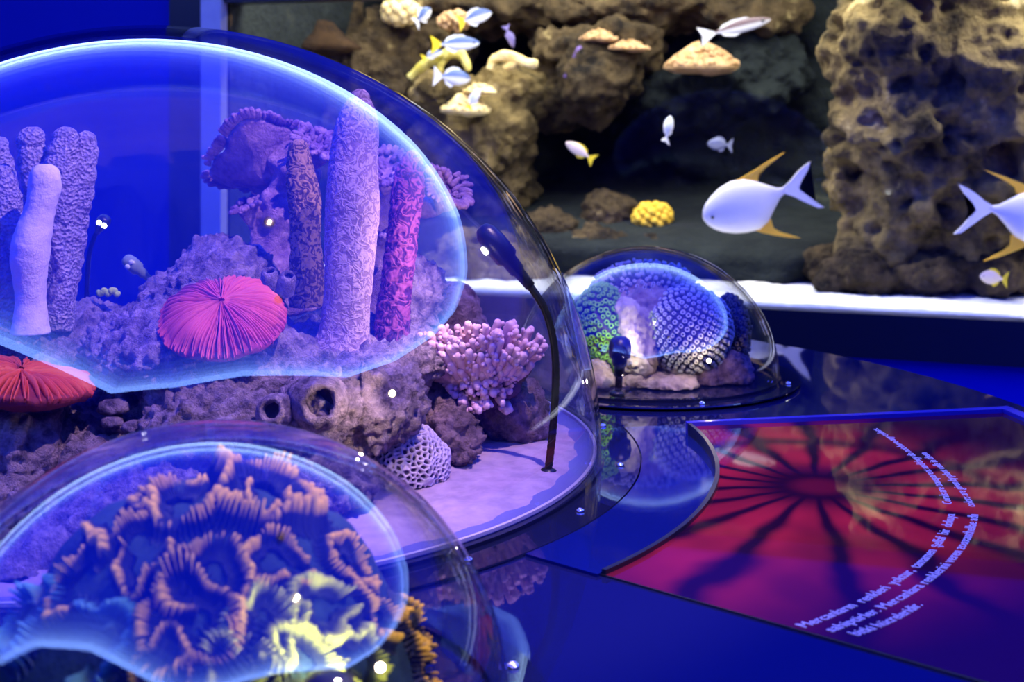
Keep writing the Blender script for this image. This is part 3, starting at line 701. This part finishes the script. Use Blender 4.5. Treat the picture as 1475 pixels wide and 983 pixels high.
thing('algae_tuft', bm, stone('yellow green algae', (.35, .5, .06), (.6, .75, .15), 40), 'small yellow green tuft behind the reef near the thin lamp', 'algae')

# ------------------------------------------------------------------ right dome contents
M_rock_r = stone('grey brown rock', (.16, .12, .10), (.42, .34, .28), 22, .9, 110, .8, .008)
M_blue_c = tipped('blue grey polyps', (.06, .06, .08), (.46, .48, .52), .6)
M_green = tipped('green polyps', (.01, .03, .01), (.16, .42, .03), .55)
M_brown = tipped('dark olive polyps', (.03, .025, .02), (.22, .17, .10), .6)
bm = fused([B(925, 480, 3.0, 78, 80, .12), B(920, 500, 2.92, 30, 62, .08), B(985, 500, 2.98, 60, 60, .12), B(870, 500, 2.99, 34, 60, .09), B(935, 425, 3.04, 62, 36, .10)], .005, .014, 16, .005, 55, cut=.012, seed=8)
thing('reef_rock', bm, M_rock_r, 'grey brown rock core in the small dome beside the tank', 'rock')
bm = fused([B(855, 545, 2.88, 32, 22, .05)], .004, .014, 20, .005, 60, cut=.012, seed=9); thing('reef_rock', bm, M_rock_r, 'tan stone left of the short rounded lamp', 'rock')
bm = fused([B(960, 556, 2.86, 48, 16, .05), B(915, 553, 2.87, 24, 14, .04)], .004, .012, 20, .005, 60, cut=.012, seed=10); thing('reef_rock', bm, M_rock_r, 'long low brown stone right of the short rounded lamp', 'rock')
bm = fused([B(1052, 535, 2.92, 34, 30, .06), B(1020, 545, 2.9, 26, 20, .05)], .004, .012, 20, .005, 60, cut=.012, seed=11); thing('reef_rock', bm, M_reef3, 'rounded purple stone at the right edge of the dome by the tank', 'rock')
def polyp_bump(bm, tl, p, n, r, h, seg=9):
    M = aim(p, n); prof = [(r * 1.0, -h * .5, 0), (r * .95, h * .5, .5), (r * .72, h, 1), (r * .42, h * .75, .7), (r * .22, h * .25, .1), (0, h * .15, 0)]
    rows = []
    for rr, z, t in prof:
        row = []
        for i in range(seg if rr > 0 else 1):
            a = 2 * math.pi * i / seg; v = bm.verts.new(M @ Vector((rr * math.cos(a), rr * math.sin(a), z))); v[tl] = t; row.append(v)
        rows.append(row)
    for a, b in zip(rows[:-1], rows[1:]):
        for i in range(seg):
            j = (i + 1) % seg
            if len(b) == 1: bm.faces.new((a[i], a[j], b[0]))
            else: bm.faces.new((a[i], a[j], b[j], b[i]))
def colony(c, rad, n, pr, ph, mat, label, keep, base_mat, noise_a=.006, jitter=.0, name='polyp_coral'):
    root = empty(name, c - Vector((0, 0, rad[2])), label, 'coral'); rng = random.Random(n)
    def at(q):
        p = Vector((q.x * rad[0], q.y * rad[1], q.z * rad[2])); nn = Vector((q.x / rad[0], q.y / rad[1], q.z / rad[2])).normalized()
        return c + p + nn * noise_a * fbm(c + p, 24, 3), nn
    bm = bmesh.new(); ball(bm, (0, 0, 0), 1, 5)
    for v in bm.verts: v.co = at(v.co.copy())[0]; v.co.z = max(v.co.z, .012)
    part('mound', bm, base_mat, root)
    bm = bmesh.new(); tl = bm.verts.layers.float.new('tip')
    for i in range(n):
        z = 1 - 2 * (i + .5) / n; a = i * 2.39996; s = math.sqrt(1 - z * z); q = Vector((s * math.cos(a), s * math.sin(a), z))
        q = (q + Vector((rng.uniform(-1, 1), rng.uniform(-1, 1), rng.uniform(-1, 1))) * jitter).normalized()
        if not keep(q): continue
        p, nn = at(q)
        if p.z < .02: continue
        polyp_bump(bm, tl, p, nn, pr * rng.uniform(.85, 1.15), ph * rng.uniform(.8, 1.2))
    part('polyps', bm, mat, root)
M_base_d = stone('dark coral flesh', (.03, .03, .05), (.08, .07, .10), 30)
k = px2m(2.95)
colony(P(988, 476, 2.95), (64 * k, .13, 62 * k), 640, .0062, .007, M_blue_c, 'rounded blue grey polyp coral, right half of the dome by the tank', lambda q: q.y < .55 and q.z > -.75, M_base_d)
colony(P(866, 476, 2.97), (36 * k, .09, 66 * k), 420, .0068, .008, M_green, 'green polyp coral on the left side of the dome by the tank', lambda q: q.y < .5 and q.z > -.8, M_base_d, jitter=.04)
colony(P(930, 420, 3.05), (74 * k, .11, 38 * k), 700, .005, .012, M_blue_c, 'shaggy blue coral across the top of the dome by the tank', lambda q: q.z > -.2, M_base_d, .012, .05)
colony(P(1052, 482, 2.99), (24 * k, .06, 54 * k), 260, .006, .009, M_brown, 'dark olive coral strip at the right of the blue grey coral', lambda q: q.y < .6, M_base_d, jitter=.05)
M_green2 = tipped('bright green polyps', (.05, .10, .01), (.50, .70, .10), .55)
colony(P(935, 478, 2.895), (13 * k, .03, 24 * k), 70, .0062, .008, M_green2, 'narrow bright green polyp patch right of the bare rock', lambda q: q.y < .3, M_base_d, jitter=.05)
M_pale = stone('pale bare rock', (.30, .25, .20), (.50, .44, .36), 20, .9, 120, .6, .006)
bm = fused([B(912, 500, 2.875, 17, 42, .04), B(905, 455, 2.91, 20, 26, .05), B(920, 520, 2.87, 20, 26, .04)], .004, .010, 26, .004, 70, cut=.012, seed=12); thing('reef_rock', bm, M_pale, 'pale bare rock face behind the short rounded lamp', 'rock')

# ------------------------------------------------------------------ front dome: ruffled coral
M_ruf_base = stone('dark teal coral flesh', (.006, .02, .02), (.02, .05, .04), 20, .8)
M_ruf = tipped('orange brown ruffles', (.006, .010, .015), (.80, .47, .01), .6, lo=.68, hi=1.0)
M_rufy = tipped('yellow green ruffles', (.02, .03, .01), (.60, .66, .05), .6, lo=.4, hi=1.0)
M_ruft = tipped('teal ruffles', (.01, .03, .05), (.08, .26, .26), .6)
root = empty('ruffled_coral', (FC.x, FC.y, .012), 'mound of orange brown ruffled coral filling the nearest dome', 'coral')
ER = Vector((.212, .215, .232))
def on(q):
    q = q.normalized(); p = Vector((q.x * ER.x, q.y * ER.y, q.z * ER.z)); nn = Vector((q.x / ER.x, q.y / ER.y, q.z / ER.z)).normalized()
    return FC + p + nn * .012 * fbm(p, 12, 3), nn
bm = bmesh.new(); ball(bm, (0, 0, 0), 1, 5)
for v in bm.verts:
    v.co = on(v.co.copy())[0]
    if v.co.z < .012: v.co.z = .012
part('mound', bm, M_ruf_base, root)
rng = random.Random(21)
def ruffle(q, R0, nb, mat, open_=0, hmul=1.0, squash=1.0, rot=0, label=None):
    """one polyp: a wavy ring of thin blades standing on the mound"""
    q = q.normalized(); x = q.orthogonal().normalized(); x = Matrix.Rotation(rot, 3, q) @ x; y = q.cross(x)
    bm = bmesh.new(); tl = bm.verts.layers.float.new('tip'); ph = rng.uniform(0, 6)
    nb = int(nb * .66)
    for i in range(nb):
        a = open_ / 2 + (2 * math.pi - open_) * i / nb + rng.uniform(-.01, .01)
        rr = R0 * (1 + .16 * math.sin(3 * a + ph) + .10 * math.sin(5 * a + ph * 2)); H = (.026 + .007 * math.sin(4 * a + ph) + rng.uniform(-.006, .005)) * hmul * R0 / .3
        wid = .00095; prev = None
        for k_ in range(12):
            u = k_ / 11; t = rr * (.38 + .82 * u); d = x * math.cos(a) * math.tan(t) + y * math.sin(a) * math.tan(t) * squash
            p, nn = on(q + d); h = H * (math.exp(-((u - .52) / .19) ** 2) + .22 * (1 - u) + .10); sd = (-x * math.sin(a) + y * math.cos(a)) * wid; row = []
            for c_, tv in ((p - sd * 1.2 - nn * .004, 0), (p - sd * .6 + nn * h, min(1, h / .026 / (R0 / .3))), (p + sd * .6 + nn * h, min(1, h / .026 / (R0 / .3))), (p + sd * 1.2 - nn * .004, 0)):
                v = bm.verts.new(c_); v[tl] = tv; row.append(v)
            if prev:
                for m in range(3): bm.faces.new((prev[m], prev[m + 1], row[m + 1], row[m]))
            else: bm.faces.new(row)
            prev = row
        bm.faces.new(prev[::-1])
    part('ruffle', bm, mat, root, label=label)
def toward(px, py):
    """direction from the mound centre to the mound point seen at this pixel"""
    d = P(px, py, 1) - Vector((0, 0, CAMH)); o = Vector((0, 0, CAMH)) - FC
    A = sum((d[i] / ER[i]) ** 2 for i in range(3)); Bq = 2 * sum(o[i] * d[i] / ER[i] ** 2 for i in range(3)); C = sum((o[i] / ER[i]) ** 2 for i in range(3)) - 1
    ds = Bq * Bq - 4 * A * C
    if ds < 0: return None
    p = o + d * ((-Bq - math.sqrt(ds)) / (2 * A)); return Vector((p.x / ER.x, p.y / ER.y, p.z / ER.z))
RUF = [(372, 722, .30, 110, 0, 'o'), (380, 728, .13, 56, 1.6, 'o'), (262, 735, .20, 70, 1.2, 'o'), (180, 760, .17, 64, 2.4, 'o'), (470, 735, .20, 76, .6, 'o'), (210, 815, .16, 60, 2.0, 'o'),
       (300, 845, .20, 76, .6, 'o'), (395, 815, .17, 70, .4, 'o'), (500, 815, .17, 70, .8, 'o'), (270, 900, .22, 90, 0, 'o'), (130, 850, .17, 60, 2.6, 'o'), (375, 905, .17, 70, .6, 'y'),
       (460, 880, .17, 70, .4, 'y'), (540, 880, .16, 66, .8, 'o'), (430, 955, .17, 70, .4, 'y'), (340, 965, .16, 70, .3, 'y'), (515, 955, .15, 66, .6, 'y'), (240, 970, .17, 66, 1, 'o'),
       (140, 930, .18, 60, 2, 't'), (70, 810, .18, 60, 1.5, 't'), (110, 760, .15, 60, 1, 't'), (50, 890, .18, 60, 1, 't'), (575, 820, .16, 60, .5, 'o'), (590, 910, .16, 64, .5, 'o'),
       (545, 755, .16, 60, .5, 'o'), (490, 695, .15, 60, .5, 'o'), (410, 668, .13, 56, .5, 'o'), (310, 664, .15, 60, .4, 'o'), (205, 692, .15, 60, .8, 'o'), (602, 965, .15, 60, .4, 'o')]
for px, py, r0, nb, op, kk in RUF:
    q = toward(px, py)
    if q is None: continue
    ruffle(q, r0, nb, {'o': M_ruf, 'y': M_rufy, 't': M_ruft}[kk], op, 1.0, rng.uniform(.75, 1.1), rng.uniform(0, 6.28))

# ------------------------------------------------------------------ the tank
M_tsand = stone('white tank sand', (.72, .72, .68), (.85, .84, .80), 30, .95, 120, .5, .01)
M_trock = stone('ochre tank rock', (.03, .022, .010), (.36, .26, .10), 5, .9, 30, .9, .06, (.76, .60, .28))
M_trock2 = stone('brown tank rock', (.012, .009, .007), (.16, .11, .05), 7, .9, 30, 1.0, .07, (.46, .36, .16))
M_tback = stone('dark slate backdrop', (.003, .006, .008), (.014, .020, .020), 2.2, .9, 12, .8, .05, (.05, .055, .04))
M_tglass = glass('tank glass', .008, (.97, .99, .98))
bm = bmesh.new(); tank_box(bm, 0, TL, .0, .02, TB - .012, TT); thing('tank_pane', bm, M_tglass, 'clear front pane of the lit aquarium', 'glass pane', smooth=False)
def tank_shell():
    root = empty('aquarium', TW(TL / 2, .8, TB - .1), 'long lit aquarium in the back wall with rockwork and fish', 'aquarium')
    bm = bmesh.new(); nu, nz = 150, 70; g = []
    for j in range(nz + 1):
        row = []
        for i in range(nu + 1):
            u = -.05 + (TL + .05) * i / nu; z = TB - .05 + (TT + .3 - TB) * j / nz; zz = max(0, min(1, (z - .02) / .26)); s = .58 + 1.16 * zz * zz * (3 - 2 * zz) + (.08 + .14 * zz) * fbm((u, 3, z), 1.6) + .06 * fbm((u, 3, z), 7)
            row.append(bm.verts.new(TW(u, s, z)))
        g.append(row)
    for j in range(nz):
        for i in range(nu): bm.faces.new((g[j][i], g[j][i + 1], g[j + 1][i + 1], g[j + 1][i]))
    part('backdrop', bm, M_tback, root)
    bm = bmesh.new(); tank_box(bm, -.06, -.01, .02, 2.1, TB - .1, TT + .25); tank_box(bm, TL, TL + .05, .02, 2.1, TB - .1, TT + .25); part('side_wall', bm, M_tback, root, False)
    bm = bmesh.new(); tank_box(bm, -.06, TL + .05, .02, 2.1, TB - .14, TB - .1); part('bottom', bm, M_tback, root, False)
    bm = bmesh.new(); tank_box(bm, -.06, TL + .05, .10, 2.1, TT + .42, TT + .46); part('hood', bm, M_dark, root, False)
    for s, e, u in ((.20, 2.0, TL * .5), (.85, .9, TL * .5)):
        ld = bpy.data.lights.new('tank lamp', 'AREA'); ld.shape = 'RECTANGLE'; ld.size = TL - .3; ld.size_y = .2; ld.energy = TANK_W * e; ld.color = (1, .95, .86)
        lo = bpy.data.objects.new('tank_light', ld); col.objects.link(lo); lo.parent = root
        lo.location = TW(u, s, TT + .38) - root.location; lo.rotation_euler = (R(14 if s > .5 else -14), 0, TA)
    return root
tank_shell()
bm = bmesh.new(); g = []
for j in range(41):
    row = []
    for i in range(181):
        u = TL * i / 180; s = .021 + 1.75 * j / 40; z = TB + .012 * fbm((u, s, 0), 6) * (min(1, s * 8)) + .006 * fbm((u, s, 2), 30)
        row.append(bm.verts.new(TW(u, s, z)))
    g.append(row)
for j in range(40):
    for i in range(180): bm.faces.new((g[j][i], g[j][i + 1], g[j + 1][i + 1], g[j + 1][i]))
lo = [bm.verts.new(v.co - Vector((0, 0, .06))) for v in g[0]]
for i in range(180): bm.faces.new((lo[i], lo[i + 1], g[0][i + 1], g[0][i]))
thing('tank_sand', bm, M_tsand, 'white sand bed on the aquarium floor', 'sand', kind='stuff')
def TBl(px, py, s, rx, ry, rd):
    c, d = TP(px, py, s); k = px2m(d); return (c, (rx * k, rd, ry * k))
def trock(bl, mat, label, vox=.014, amp=.06, fs=4, a2=.034, f2=9, pit=.0, seed=0, name='reef_rock', cat='rock'):
    return thing(name, fused([TBl(*b) for b in bl], vox, amp, fs, a2, f2, pit=pit, seed=seed, cut=TB - .03), mat, label, cat)
trock([(1300, 60, .5, 105, 110, .28), (1325, 190, .5, 118, 90, .28), (1330, 290, .55, 90, 70, .24), (1420, 110, .55, 95, 150, .3), (1450, 260, .6, 70, 110, .28), (1300, 340, .6, 85, 70, .22), (1400, 330, .62, 90, 70, .22), (1230, 250, .62, 50, 60, .18), (1225, 60, .5, 38, 90, .16), (1240, 190, .5, 45, 60, .16), (1350, -60, .5, 140, 80, .3)],
      M_trock, 'tall pitted ochre rock pillar at the right of the aquarium', .013, .05, 4.0, .034, 8, .11, seed=20)
trock([(420, 50, 1.15, 110, 90, .3), (345, 70, 1.05, 42, 90, .22), (350, -20, 1.1, 60, 60, .25), (540, 130, 1.1, 95, 100, .3), (470, 210, 1.2, 120, 110, .3), (600, 60, 1.25, 90, 70, .25), (380, 170, 1.2, 70, 120, .3), (560, 260, 1.2, 90, 80, .3)], M_trock2, 'brown reef wall seen behind and above the biggest dome', seed=21, pit=.05)
trock([(700, 190, 1.05, 70, 70, .28), (650, 140, 1.0, 55, 36, .22), (740, 130, 1.15, 60, 40, .25), (720, 260, 1.2, 60, 60, .25), (640, 220, 1.1, 60, 80, .25)], M_trock, 'ochre reef bulge right of the biggest dome crown', seed=22, pit=.04)
trock([(860, 120, 1.2, 60, 62, .26), (830, 70, 1.3, 70, 40, .25), (900, 60, 1.3, 60, 50, .22), (800, 130, 1.3, 60, 60, .2)], M_trock2, 'brown rounded outcrop high in the middle of the aquarium', seed=23, pit=.04)
trock([(760, 10, 1.4, 200, 36, .25), (950, 10, 1.4, 160, 34, .25), (1080, 20, 1.45, 90, 40, .2)], M_trock2, 'dim brown ledge along the top of the aquarium', seed=24)
trock([(1020, 110, 1.35, 60, 26, .22), (1090, 100, 1.45, 80, 60, .2), (1000, 140, 1.5, 90, 50, .2)], M_tback, 'dark overhang carrying the pale orange plate coral', seed=25)
trock([(795, 330, .85, 42, 30, .14), (800, 375, .85, 46, 40, .14)], M_trock2, 'left brown boulder above the small dome by the tank', .01, .03, 8, .015, 22, seed=26)
trock([(882, 305, 1.05, 42, 28, .14), (880, 350, 1.05, 60, 60, .16)], M_trock2, 'darker boulder left of the yellow coral', .01, .03, 8, .015, 22, seed=27)
trock([(870, 355, .75, 62, 26, .14), (850, 392, .75, 80, 36, .14), (945, 365, .75, 36, 24, .12)], M_trock2, 'flat brown boulders under the yellow coral', .01, .03, 8, .015, 22, seed=28)
trock([(695, 372, .45, 70, 44, .16), (640, 395, .4, 60, 30, .14), (745, 394, .42, 50, 28, .12)], M_trock, 'pale boulder seen through the biggest dome behind the bent lamp', .01, .03, 8, .015, 22, seed=29)
trock([(1192, 380, .62, 42, 26, .12)], M_trock2, 'dark round boulder left of the pillar foot', .01, .03, 8, .015, 22, seed=30)
trock([(1245, 392, .45, 58, 34, .14), (1200, 410, .42, 30, 18, .08)], M_trock2, 'mossy boulder at the left of the pillar foot', .01, .03, 8, .015, 22, seed=31)
trock([(1340, 395, .45, 62, 36, .14), (1440, 390, .5, 60, 40, .14)], M_trock2, 'broad brown boulder at the right of the pillar foot', .01, .03, 8, .015, 22, seed=32)
trock([(1125, 392, .7, 26, 12, .08)], stone('pale green stone', (.18, .2, .13), (.34, .36, .24), 6), 'small pale green stone on the sand below the white fish', .008, .015, 10, .006, 30, seed=33)
trock([(640, 410, .3, 50, 16, .08), (600, 395, .35, 40, 20, .08)], M_tsand, 'low white stones behind the right end of the reef', .008, .015, 10, .006, 30, seed=34)

# tank corals
def blob_coral(px, py, s, rx, ry, n, rb, mat, label, name='lobed_coral', flat=1):
    c, d = TP(px, py, s); k = px2m(d); bm = bmesh.new(); rng = random.Random(px); ball(bm, c, (rx * k * .8, rx * k * .6, ry * k * .8), 3)
    for i in range(n):
        z = 1 - 2 * (i + .5) / n; a = i * 2.39996; q = math.sqrt(1 - z * z)
        p = c + Vector((q * math.cos(a) * rx * k * .9, q * math.sin(a) * rx * k * .7, z * ry * k * .9)); r = rb * k * rng.uniform(.75, 1.2); ball(bm, p, (r, r, r * flat), 2)
    return thing(name, bm, mat, label, 'coral')
M_yel = stone('golden coral', (.72, .42, .03), (.90, .60, .06), 20, .7, 60, .3)
M_cream = stone('cream yellow coral', (.75, .55, .18), (.92, .75, .38), 20, .7, 60, .3)
M_oran = stone('pale orange coral', (.52, .30, .12), (.80, .52, .28), 24, .8, 60, .9, .02)
M_brn = stone('dark brown coral', (.015, .008, .003), (.07, .035, .012), 10, .85, 60, .9, .02)
blob_coral(940, 313, .95, 28, 20, 60, 7, M_yel, 'bright yellow lobed coral on the boulders in the aquarium')
blob_coral(576, 16, .95, 24, 18, 34, 8, M_cream, 'cream yellow knobbly coral at the top of the aquarium')
blob_coral(655, 30, 1.0, 24, 14, 40, 5, M_oran, 'small orange tufted coral by the upper blue and yellow fish')
def cap_coral(px, py, s, rx, ry, mat, label, nk=0, name='plate_coral', rd=1.0):
    c, d = TP(px, py, s); k = px2m(d); bm = bmesh.new(); rng = random.Random(px)
    vs = lathe(bm, [(0, ry * k), (rx * k * .3, ry * k * .92), (rx * k * .6, ry * k * .55), (rx * k * .9, ry * k * .1), (rx * k, -ry * k * .12), (rx * k * .7, -ry * k * .3), (rx * k * .2, -ry * k * .38), (0, -ry * k * .4)], 48)
    for v in vs: v.co.y *= rd; v.co += v.co.normalized() * rx * k * .16 * fbm(v.co, 9) ; v.co += c
    for i in range(nk):
        t = math.sqrt(rng.random()); a = rng.uniform(0, 6.28); z = ry * k * (1 - t ** 1.4); ball(bm, c + Vector((rx * k * t * math.cos(a), rx * k * t * math.sin(a) * rd, z)), rng.uniform(2, 3.6) * k, 1)
    return thing(name, bm, mat, label, 'coral')
cap_coral(1012, 94, 1.05, 54, 34, M_oran, 'pale orange plate coral on the dark overhang', 260)
cap_coral(462, 66, .85, 62, 38, M_brn, 'dark brown rounded plate coral above the biggest dome')
cap_coral(862, 56, 1.05, 26, 14, M_oran, 'orange crust coral on the brown outcrop', 70)
cap_coral(905, 70, 1.08, 30, 12, M_oran, 'flat tan crust coral right of the orange crust coral', 50)
cap_coral(670, 158, .72, 36, 24, M_cream, 'bright cream coral head just above the biggest dome rim', 40)
cap_coral(690, 132, .74, 26, 12, M_cream, 'small cream coral tucked under the grey blue fish', 20)
# ring shaped cream coral and yellow branch
def branch_coral(paths, mat, label, name='soft_coral'):
    bm = bmesh.new()
    for s, pl in paths:
        pts = []
        for px, py, r in pl: c, d = TP(px, py, s); pts.append((*c, r * px2m(d)))
        tube(bm, spline(pts, 24), 14, True, lambda c: .010 * fbm(c, 22, 3))
    return thing(name, bm, mat, label, 'coral')
branch_coral([(.85, [(706, 100, 6), (712, 86, 7), (728, 80, 8), (745, 86, 8), (768, 92, 7)]), (.85, [(728, 100, 5), (742, 92, 7)])], M_cream, 'cream arch shaped coral right of the blue fish school')
branch_coral([(.8, [(590, 112, 6), (605, 98, 7), (622, 88, 7), (640, 80, 6)]), (.8, [(640, 80, 8), (655, 76, 9), (668, 84, 7), (674, 98, 5)]), (.8, [(634, 102, 5), (638, 88, 5), (645, 80, 6)])], stone('yellow soft coral', (.6, .5, .06), (.85, .75, .25), 14), 'yellow bending soft coral among the blue fish')
branch_coral([(1.0, [(814, 112, 4), (824, 96, 7), (834, 80, 6), (836, 70, 4)])], stone('violet sponge', (.10, .06, .22), (.18, .12, .34), 14), 'violet finger sponge on the brown outcrop', 'finger_sponge')

# ------------------------------------------------------------------ fish
def fishmat(name, back, belly, rough=.35):
    m, nt, out = new_mat(name); L = nt.links.new
    b = N(nt, 'ShaderNodeBsdfPrincipled', i_Roughness=rough); L(b.outputs[0], out.inputs[0])
    at = N(nt, 'ShaderNodeAttribute', attribute_name='tip'); r = N(nt, 'ShaderNodeValToRGB'); L(at.outputs['Fac'], r.inputs[0]); e = r.color_ramp.elements
    e[0].position = .35; e[0].color = rgb(belly); e[1].position = .65; e[1].color = rgb(back); L(r.outputs[0], b.inputs['Base Color']); return m
M_eye = solid('fish eye', (.01, .01, .015), .1)
def fish(px, py, s, Lpx, hgt, ang, face, body_m, fin_m, label, group=None, kind='round', thick=.36, yaw=0, fin2=None):
    """Lpx: body length in the photo; ang: nose-up tilt in degrees; face: -1 nose left, +1 nose right"""
    c, d = TP(px, py, s); Lm = Lpx * px2m(d); root = empty('fish', c, label, 'fish', group)
    Mx = Matrix.Translation(c) @ Matrix.Rotation(R(yaw), 4, 'Z') @ Matrix.Diagonal((face, 1, 1, 1)) @ Matrix.Rotation(R(-ang), 4, 'Y')
    if kind == 'pompano':
        prof = [(.50, .0, -.03), (.475, .075, -.10), (.42, .14, -.17), (.33, .20, -.24), (.20, .262, -.30), (.06, .288, -.335), (-.08, .272, -.352), (-.20, .212, -.30), (-.32, .12, -.18), (-.42, .045, -.085), (-.49, .025, -.05), (-.53, .022, -.045)]
    else:
        prof = [(.50, .0, -.02), (.47, .12, -.13), (.40, .25, -.25), (.28, .40, -.38), (.12, .5, -.47), (-.05, .49, -.46), (-.2, .38, -.36), (-.33, .22, -.2), (-.42, .12, -.11), (-.48, .10, -.09)]
    hs = hgt if kind != 'pompano' else hgt
    bm = bmesh.new(); tl = bm.verts.layers.float.new('tip'); rows = []; seg = 20
    for x, zt, zb in prof:
        zt, zb = zt * hs * Lm, zb * hs * Lm; zm, zr = (zt + zb) / 2, (zt - zb) / 2; row = []
        for i in range(seg):
            a = 2 * math.pi * i / seg; v = bm.verts.new(Mx @ Vector((x * Lm, math.cos(a) * zr * thick * (1.15 - .3 * abs(x)), zm + math.sin(a) * zr))); v[tl] = .5 + .5 * math.sin(a); row.append(v)
        rows.append(row)
    for a, b in zip(rows[:-1], rows[1:]):
        for i in range(seg): bm.faces.new((a[i], b[i], b[(i + 1) % seg], a[(i + 1) % seg]))
    bm.faces.new(rows[0]); bm.faces.new(rows[-1][::-1]); bmesh.ops.recalc_face_normals(bm, faces=bm.faces)
    part('body', bm, body_m, root)
    def fin(name, pts, mat, y=0, tk=.012):
        bm = bmesh.new(); n = len(pts); A = [bm.verts.new(Mx @ Vector((x * Lm, y * Lm - tk * Lm, z * Lm))) for x, z in pts]; Bv = [bm.verts.new(Mx @ Vector((x * Lm, y * Lm + tk * Lm, z * Lm))) for x, z in pts]
        bm.faces.new(A); bm.faces.new(Bv[::-1])
        for i in range(n): bm.faces.new((A[i], Bv[i], Bv[(i + 1) % n], A[(i + 1) % n]))
        bmesh.ops.triangulate(bm, faces=[f for f in bm.faces if len(f.verts) > 4]); bmesh.ops.recalc_face_normals(bm, faces=bm.faces)
        part(name, bm, mat, root, False)
    if kind == 'pompano':
        fin('tail_fin', [(-.49, .025), (-.58, .06), (-.70, .135), (-.80, .18), (-.89, .205), (-.83, .12), (-.72, .03), (-.66, -.05), (-.72, -.14), (-.80, -.26), (-.87, -.35), (-.80, -.33), (-.68, -.22), (-.58, -.12), (-.49, -.05)], body_m)
        fin('dorsal_fin', [(.04, .270), (-.12, .297), (-.26, .325), (-.42, .365), (-.64, .405), (-.48, .345), (-.36, .303), (-.27, .255), (-.24, .19), (-.12, .20)], fin_m)
        fin('anal_fin', [(.0, -.32), (-.10, -.40), (-.22, -.47), (-.35, -.54), (-.50, -.60), (-.40, -.525), (-.30, -.455), (-.235, -.385), (-.24, -.27), (-.12, -.27)], fin_m)
        for sy in (-1, 1): fin('pectoral_fin', [(.24, -.10), (.13, -.06), (.08, -.11), (.14, -.17), (.22, -.15)], body_m, sy * .105, .004)
        er, ez = .020, -.03; ex = .40
    else:
        fin('tail_fin', [(-.45, .10 * hs), (-.58, .30 * hs + .03), (-.72, .55 * hs + .04), (-.66, .0), (-.72, -.55 * hs - .04), (-.58, -.30 * hs - .03), (-.45, -.10 * hs)], fin_m)
        fin('dorsal_fin', [(.20, .42 * hs), (.08, .62 * hs), (-.12, .64 * hs), (-.30, .45 * hs), (-.38, .14 * hs), (-.1, .4 * hs)], fin2 or body_m)
        fin('anal_fin', [(-.02, -.44 * hs), (-.14, -.62 * hs), (-.30, -.42 * hs), (-.36, -.16 * hs), (-.15, -.35 * hs)], fin2 or body_m)
        er, ez, ex = .03, .05 * hs, .36
    for sy in (-1, 1):
        bm = bmesh.new(); ball(bm, Mx @ Vector((ex * Lm, sy * thick * hs * Lm * (.17 if kind == 'pompano' else .24), ez * Lm)), er * Lm, 2); part('eye', bm, M_eye, root)
M_pomp = fishmat('silver white fish skin', (.70, .66, .68), (.86, .82, .78))
M_pfin = solid('orange fin', (.95, .52, .03), .5)
M_bw = fishmat('blue backed white fish', (.05, .10, .30), (.78, .80, .84))
M_wy = fishmat('pale pink yellow fish', (.78, .62, .55), (.80, .66, .50))
M_yfin = solid('yellow fin', (.85, .65, .02), .5)
M_wt = fishmat('small white fish', (.55, .60, .72), (.85, .86, .88))
M_grey = fishmat('dim grey blue fish', (.14, .16, .28), (.24, .26, .36))
M_dkw = fishmat('maroon over white fish', (.10, .05, .06), (.72, .72, .70))
M_pur = fishmat('violet fish', (.12, .10, .30), (.24, .2, .45))
fish(1071, 293, .32, 124, 1.0, -19, -1, M_pomp, M_pfin, 'big silver white fish with orange tipped fins facing left', kind='pompano', thick=.38)
fish(1492, 308, .28, 130, .95, -8, 1, M_pomp, M_pfin, 'silver white fish cut by the right edge, tail toward the left', kind='pompano', thick=.38)
fish(832, 216, .5, 40, .40, 33, -1, M_wy, M_yfin, 'small pinkish fish with yellow tail diving right in mid water', fin2=M_yfin)
fish(963, 183, .5, 34, .55, 70, 1, M_wt, M_wt, 'small white fish alone before the dark backdrop', yaw=50, thick=.6)
fish(1068, 38, .6, 88, .22, 14, 1, M_dkw, M_dkw, 'slender maroon fish with a white belly stripe near the top')
fish(611, 21, .7, 30, .62, 40, 1, M_bw, M_bw, 'rounded blue and white fish beside the cream knobbly coral', yaw=40, thick=.5)
fish(688, 24, .7, 42, .50, 18, 1, M_bw, M_yfin, 'blue and white fish with yellow tail, top of the school')
fish(662, 63, .6, 58, .36, 2, 1, M_bw, M_yfin, 'longest blue and white fish with yellow tail, middle of the school', fin2=M_bw)
fish(656, 112, .6, 46, .52, -4, 1, M_bw, M_bw, 'grey blue fish lowest in the school above the cream coral', yaw=20)
fish(684, 140, .55, 28, .42, 60, 1, M_wt, M_yfin, 'tiny pale fish with yellow tail under the school')
fish(735, 55, .9, 28, .36, -70, 1, M_pur, M_pur, 'violet fish hanging head down right of the school')
fish(1034, 208, .9, 30, .6, 5, -1, M_grey, M_grey, 'dim grey fish far back in the dark water')
fish(1428, 400, .30, 34, .62, 8, -1, M_wy, M_yfin, 'pale cream fish just above the sand at the pillar foot', fin2=M_yfin)
fish(625, 78, .75, 26, .42, 20, 1, M_bw, M_yfin, 'small pale fish with yellow tail left of the longest school fish')
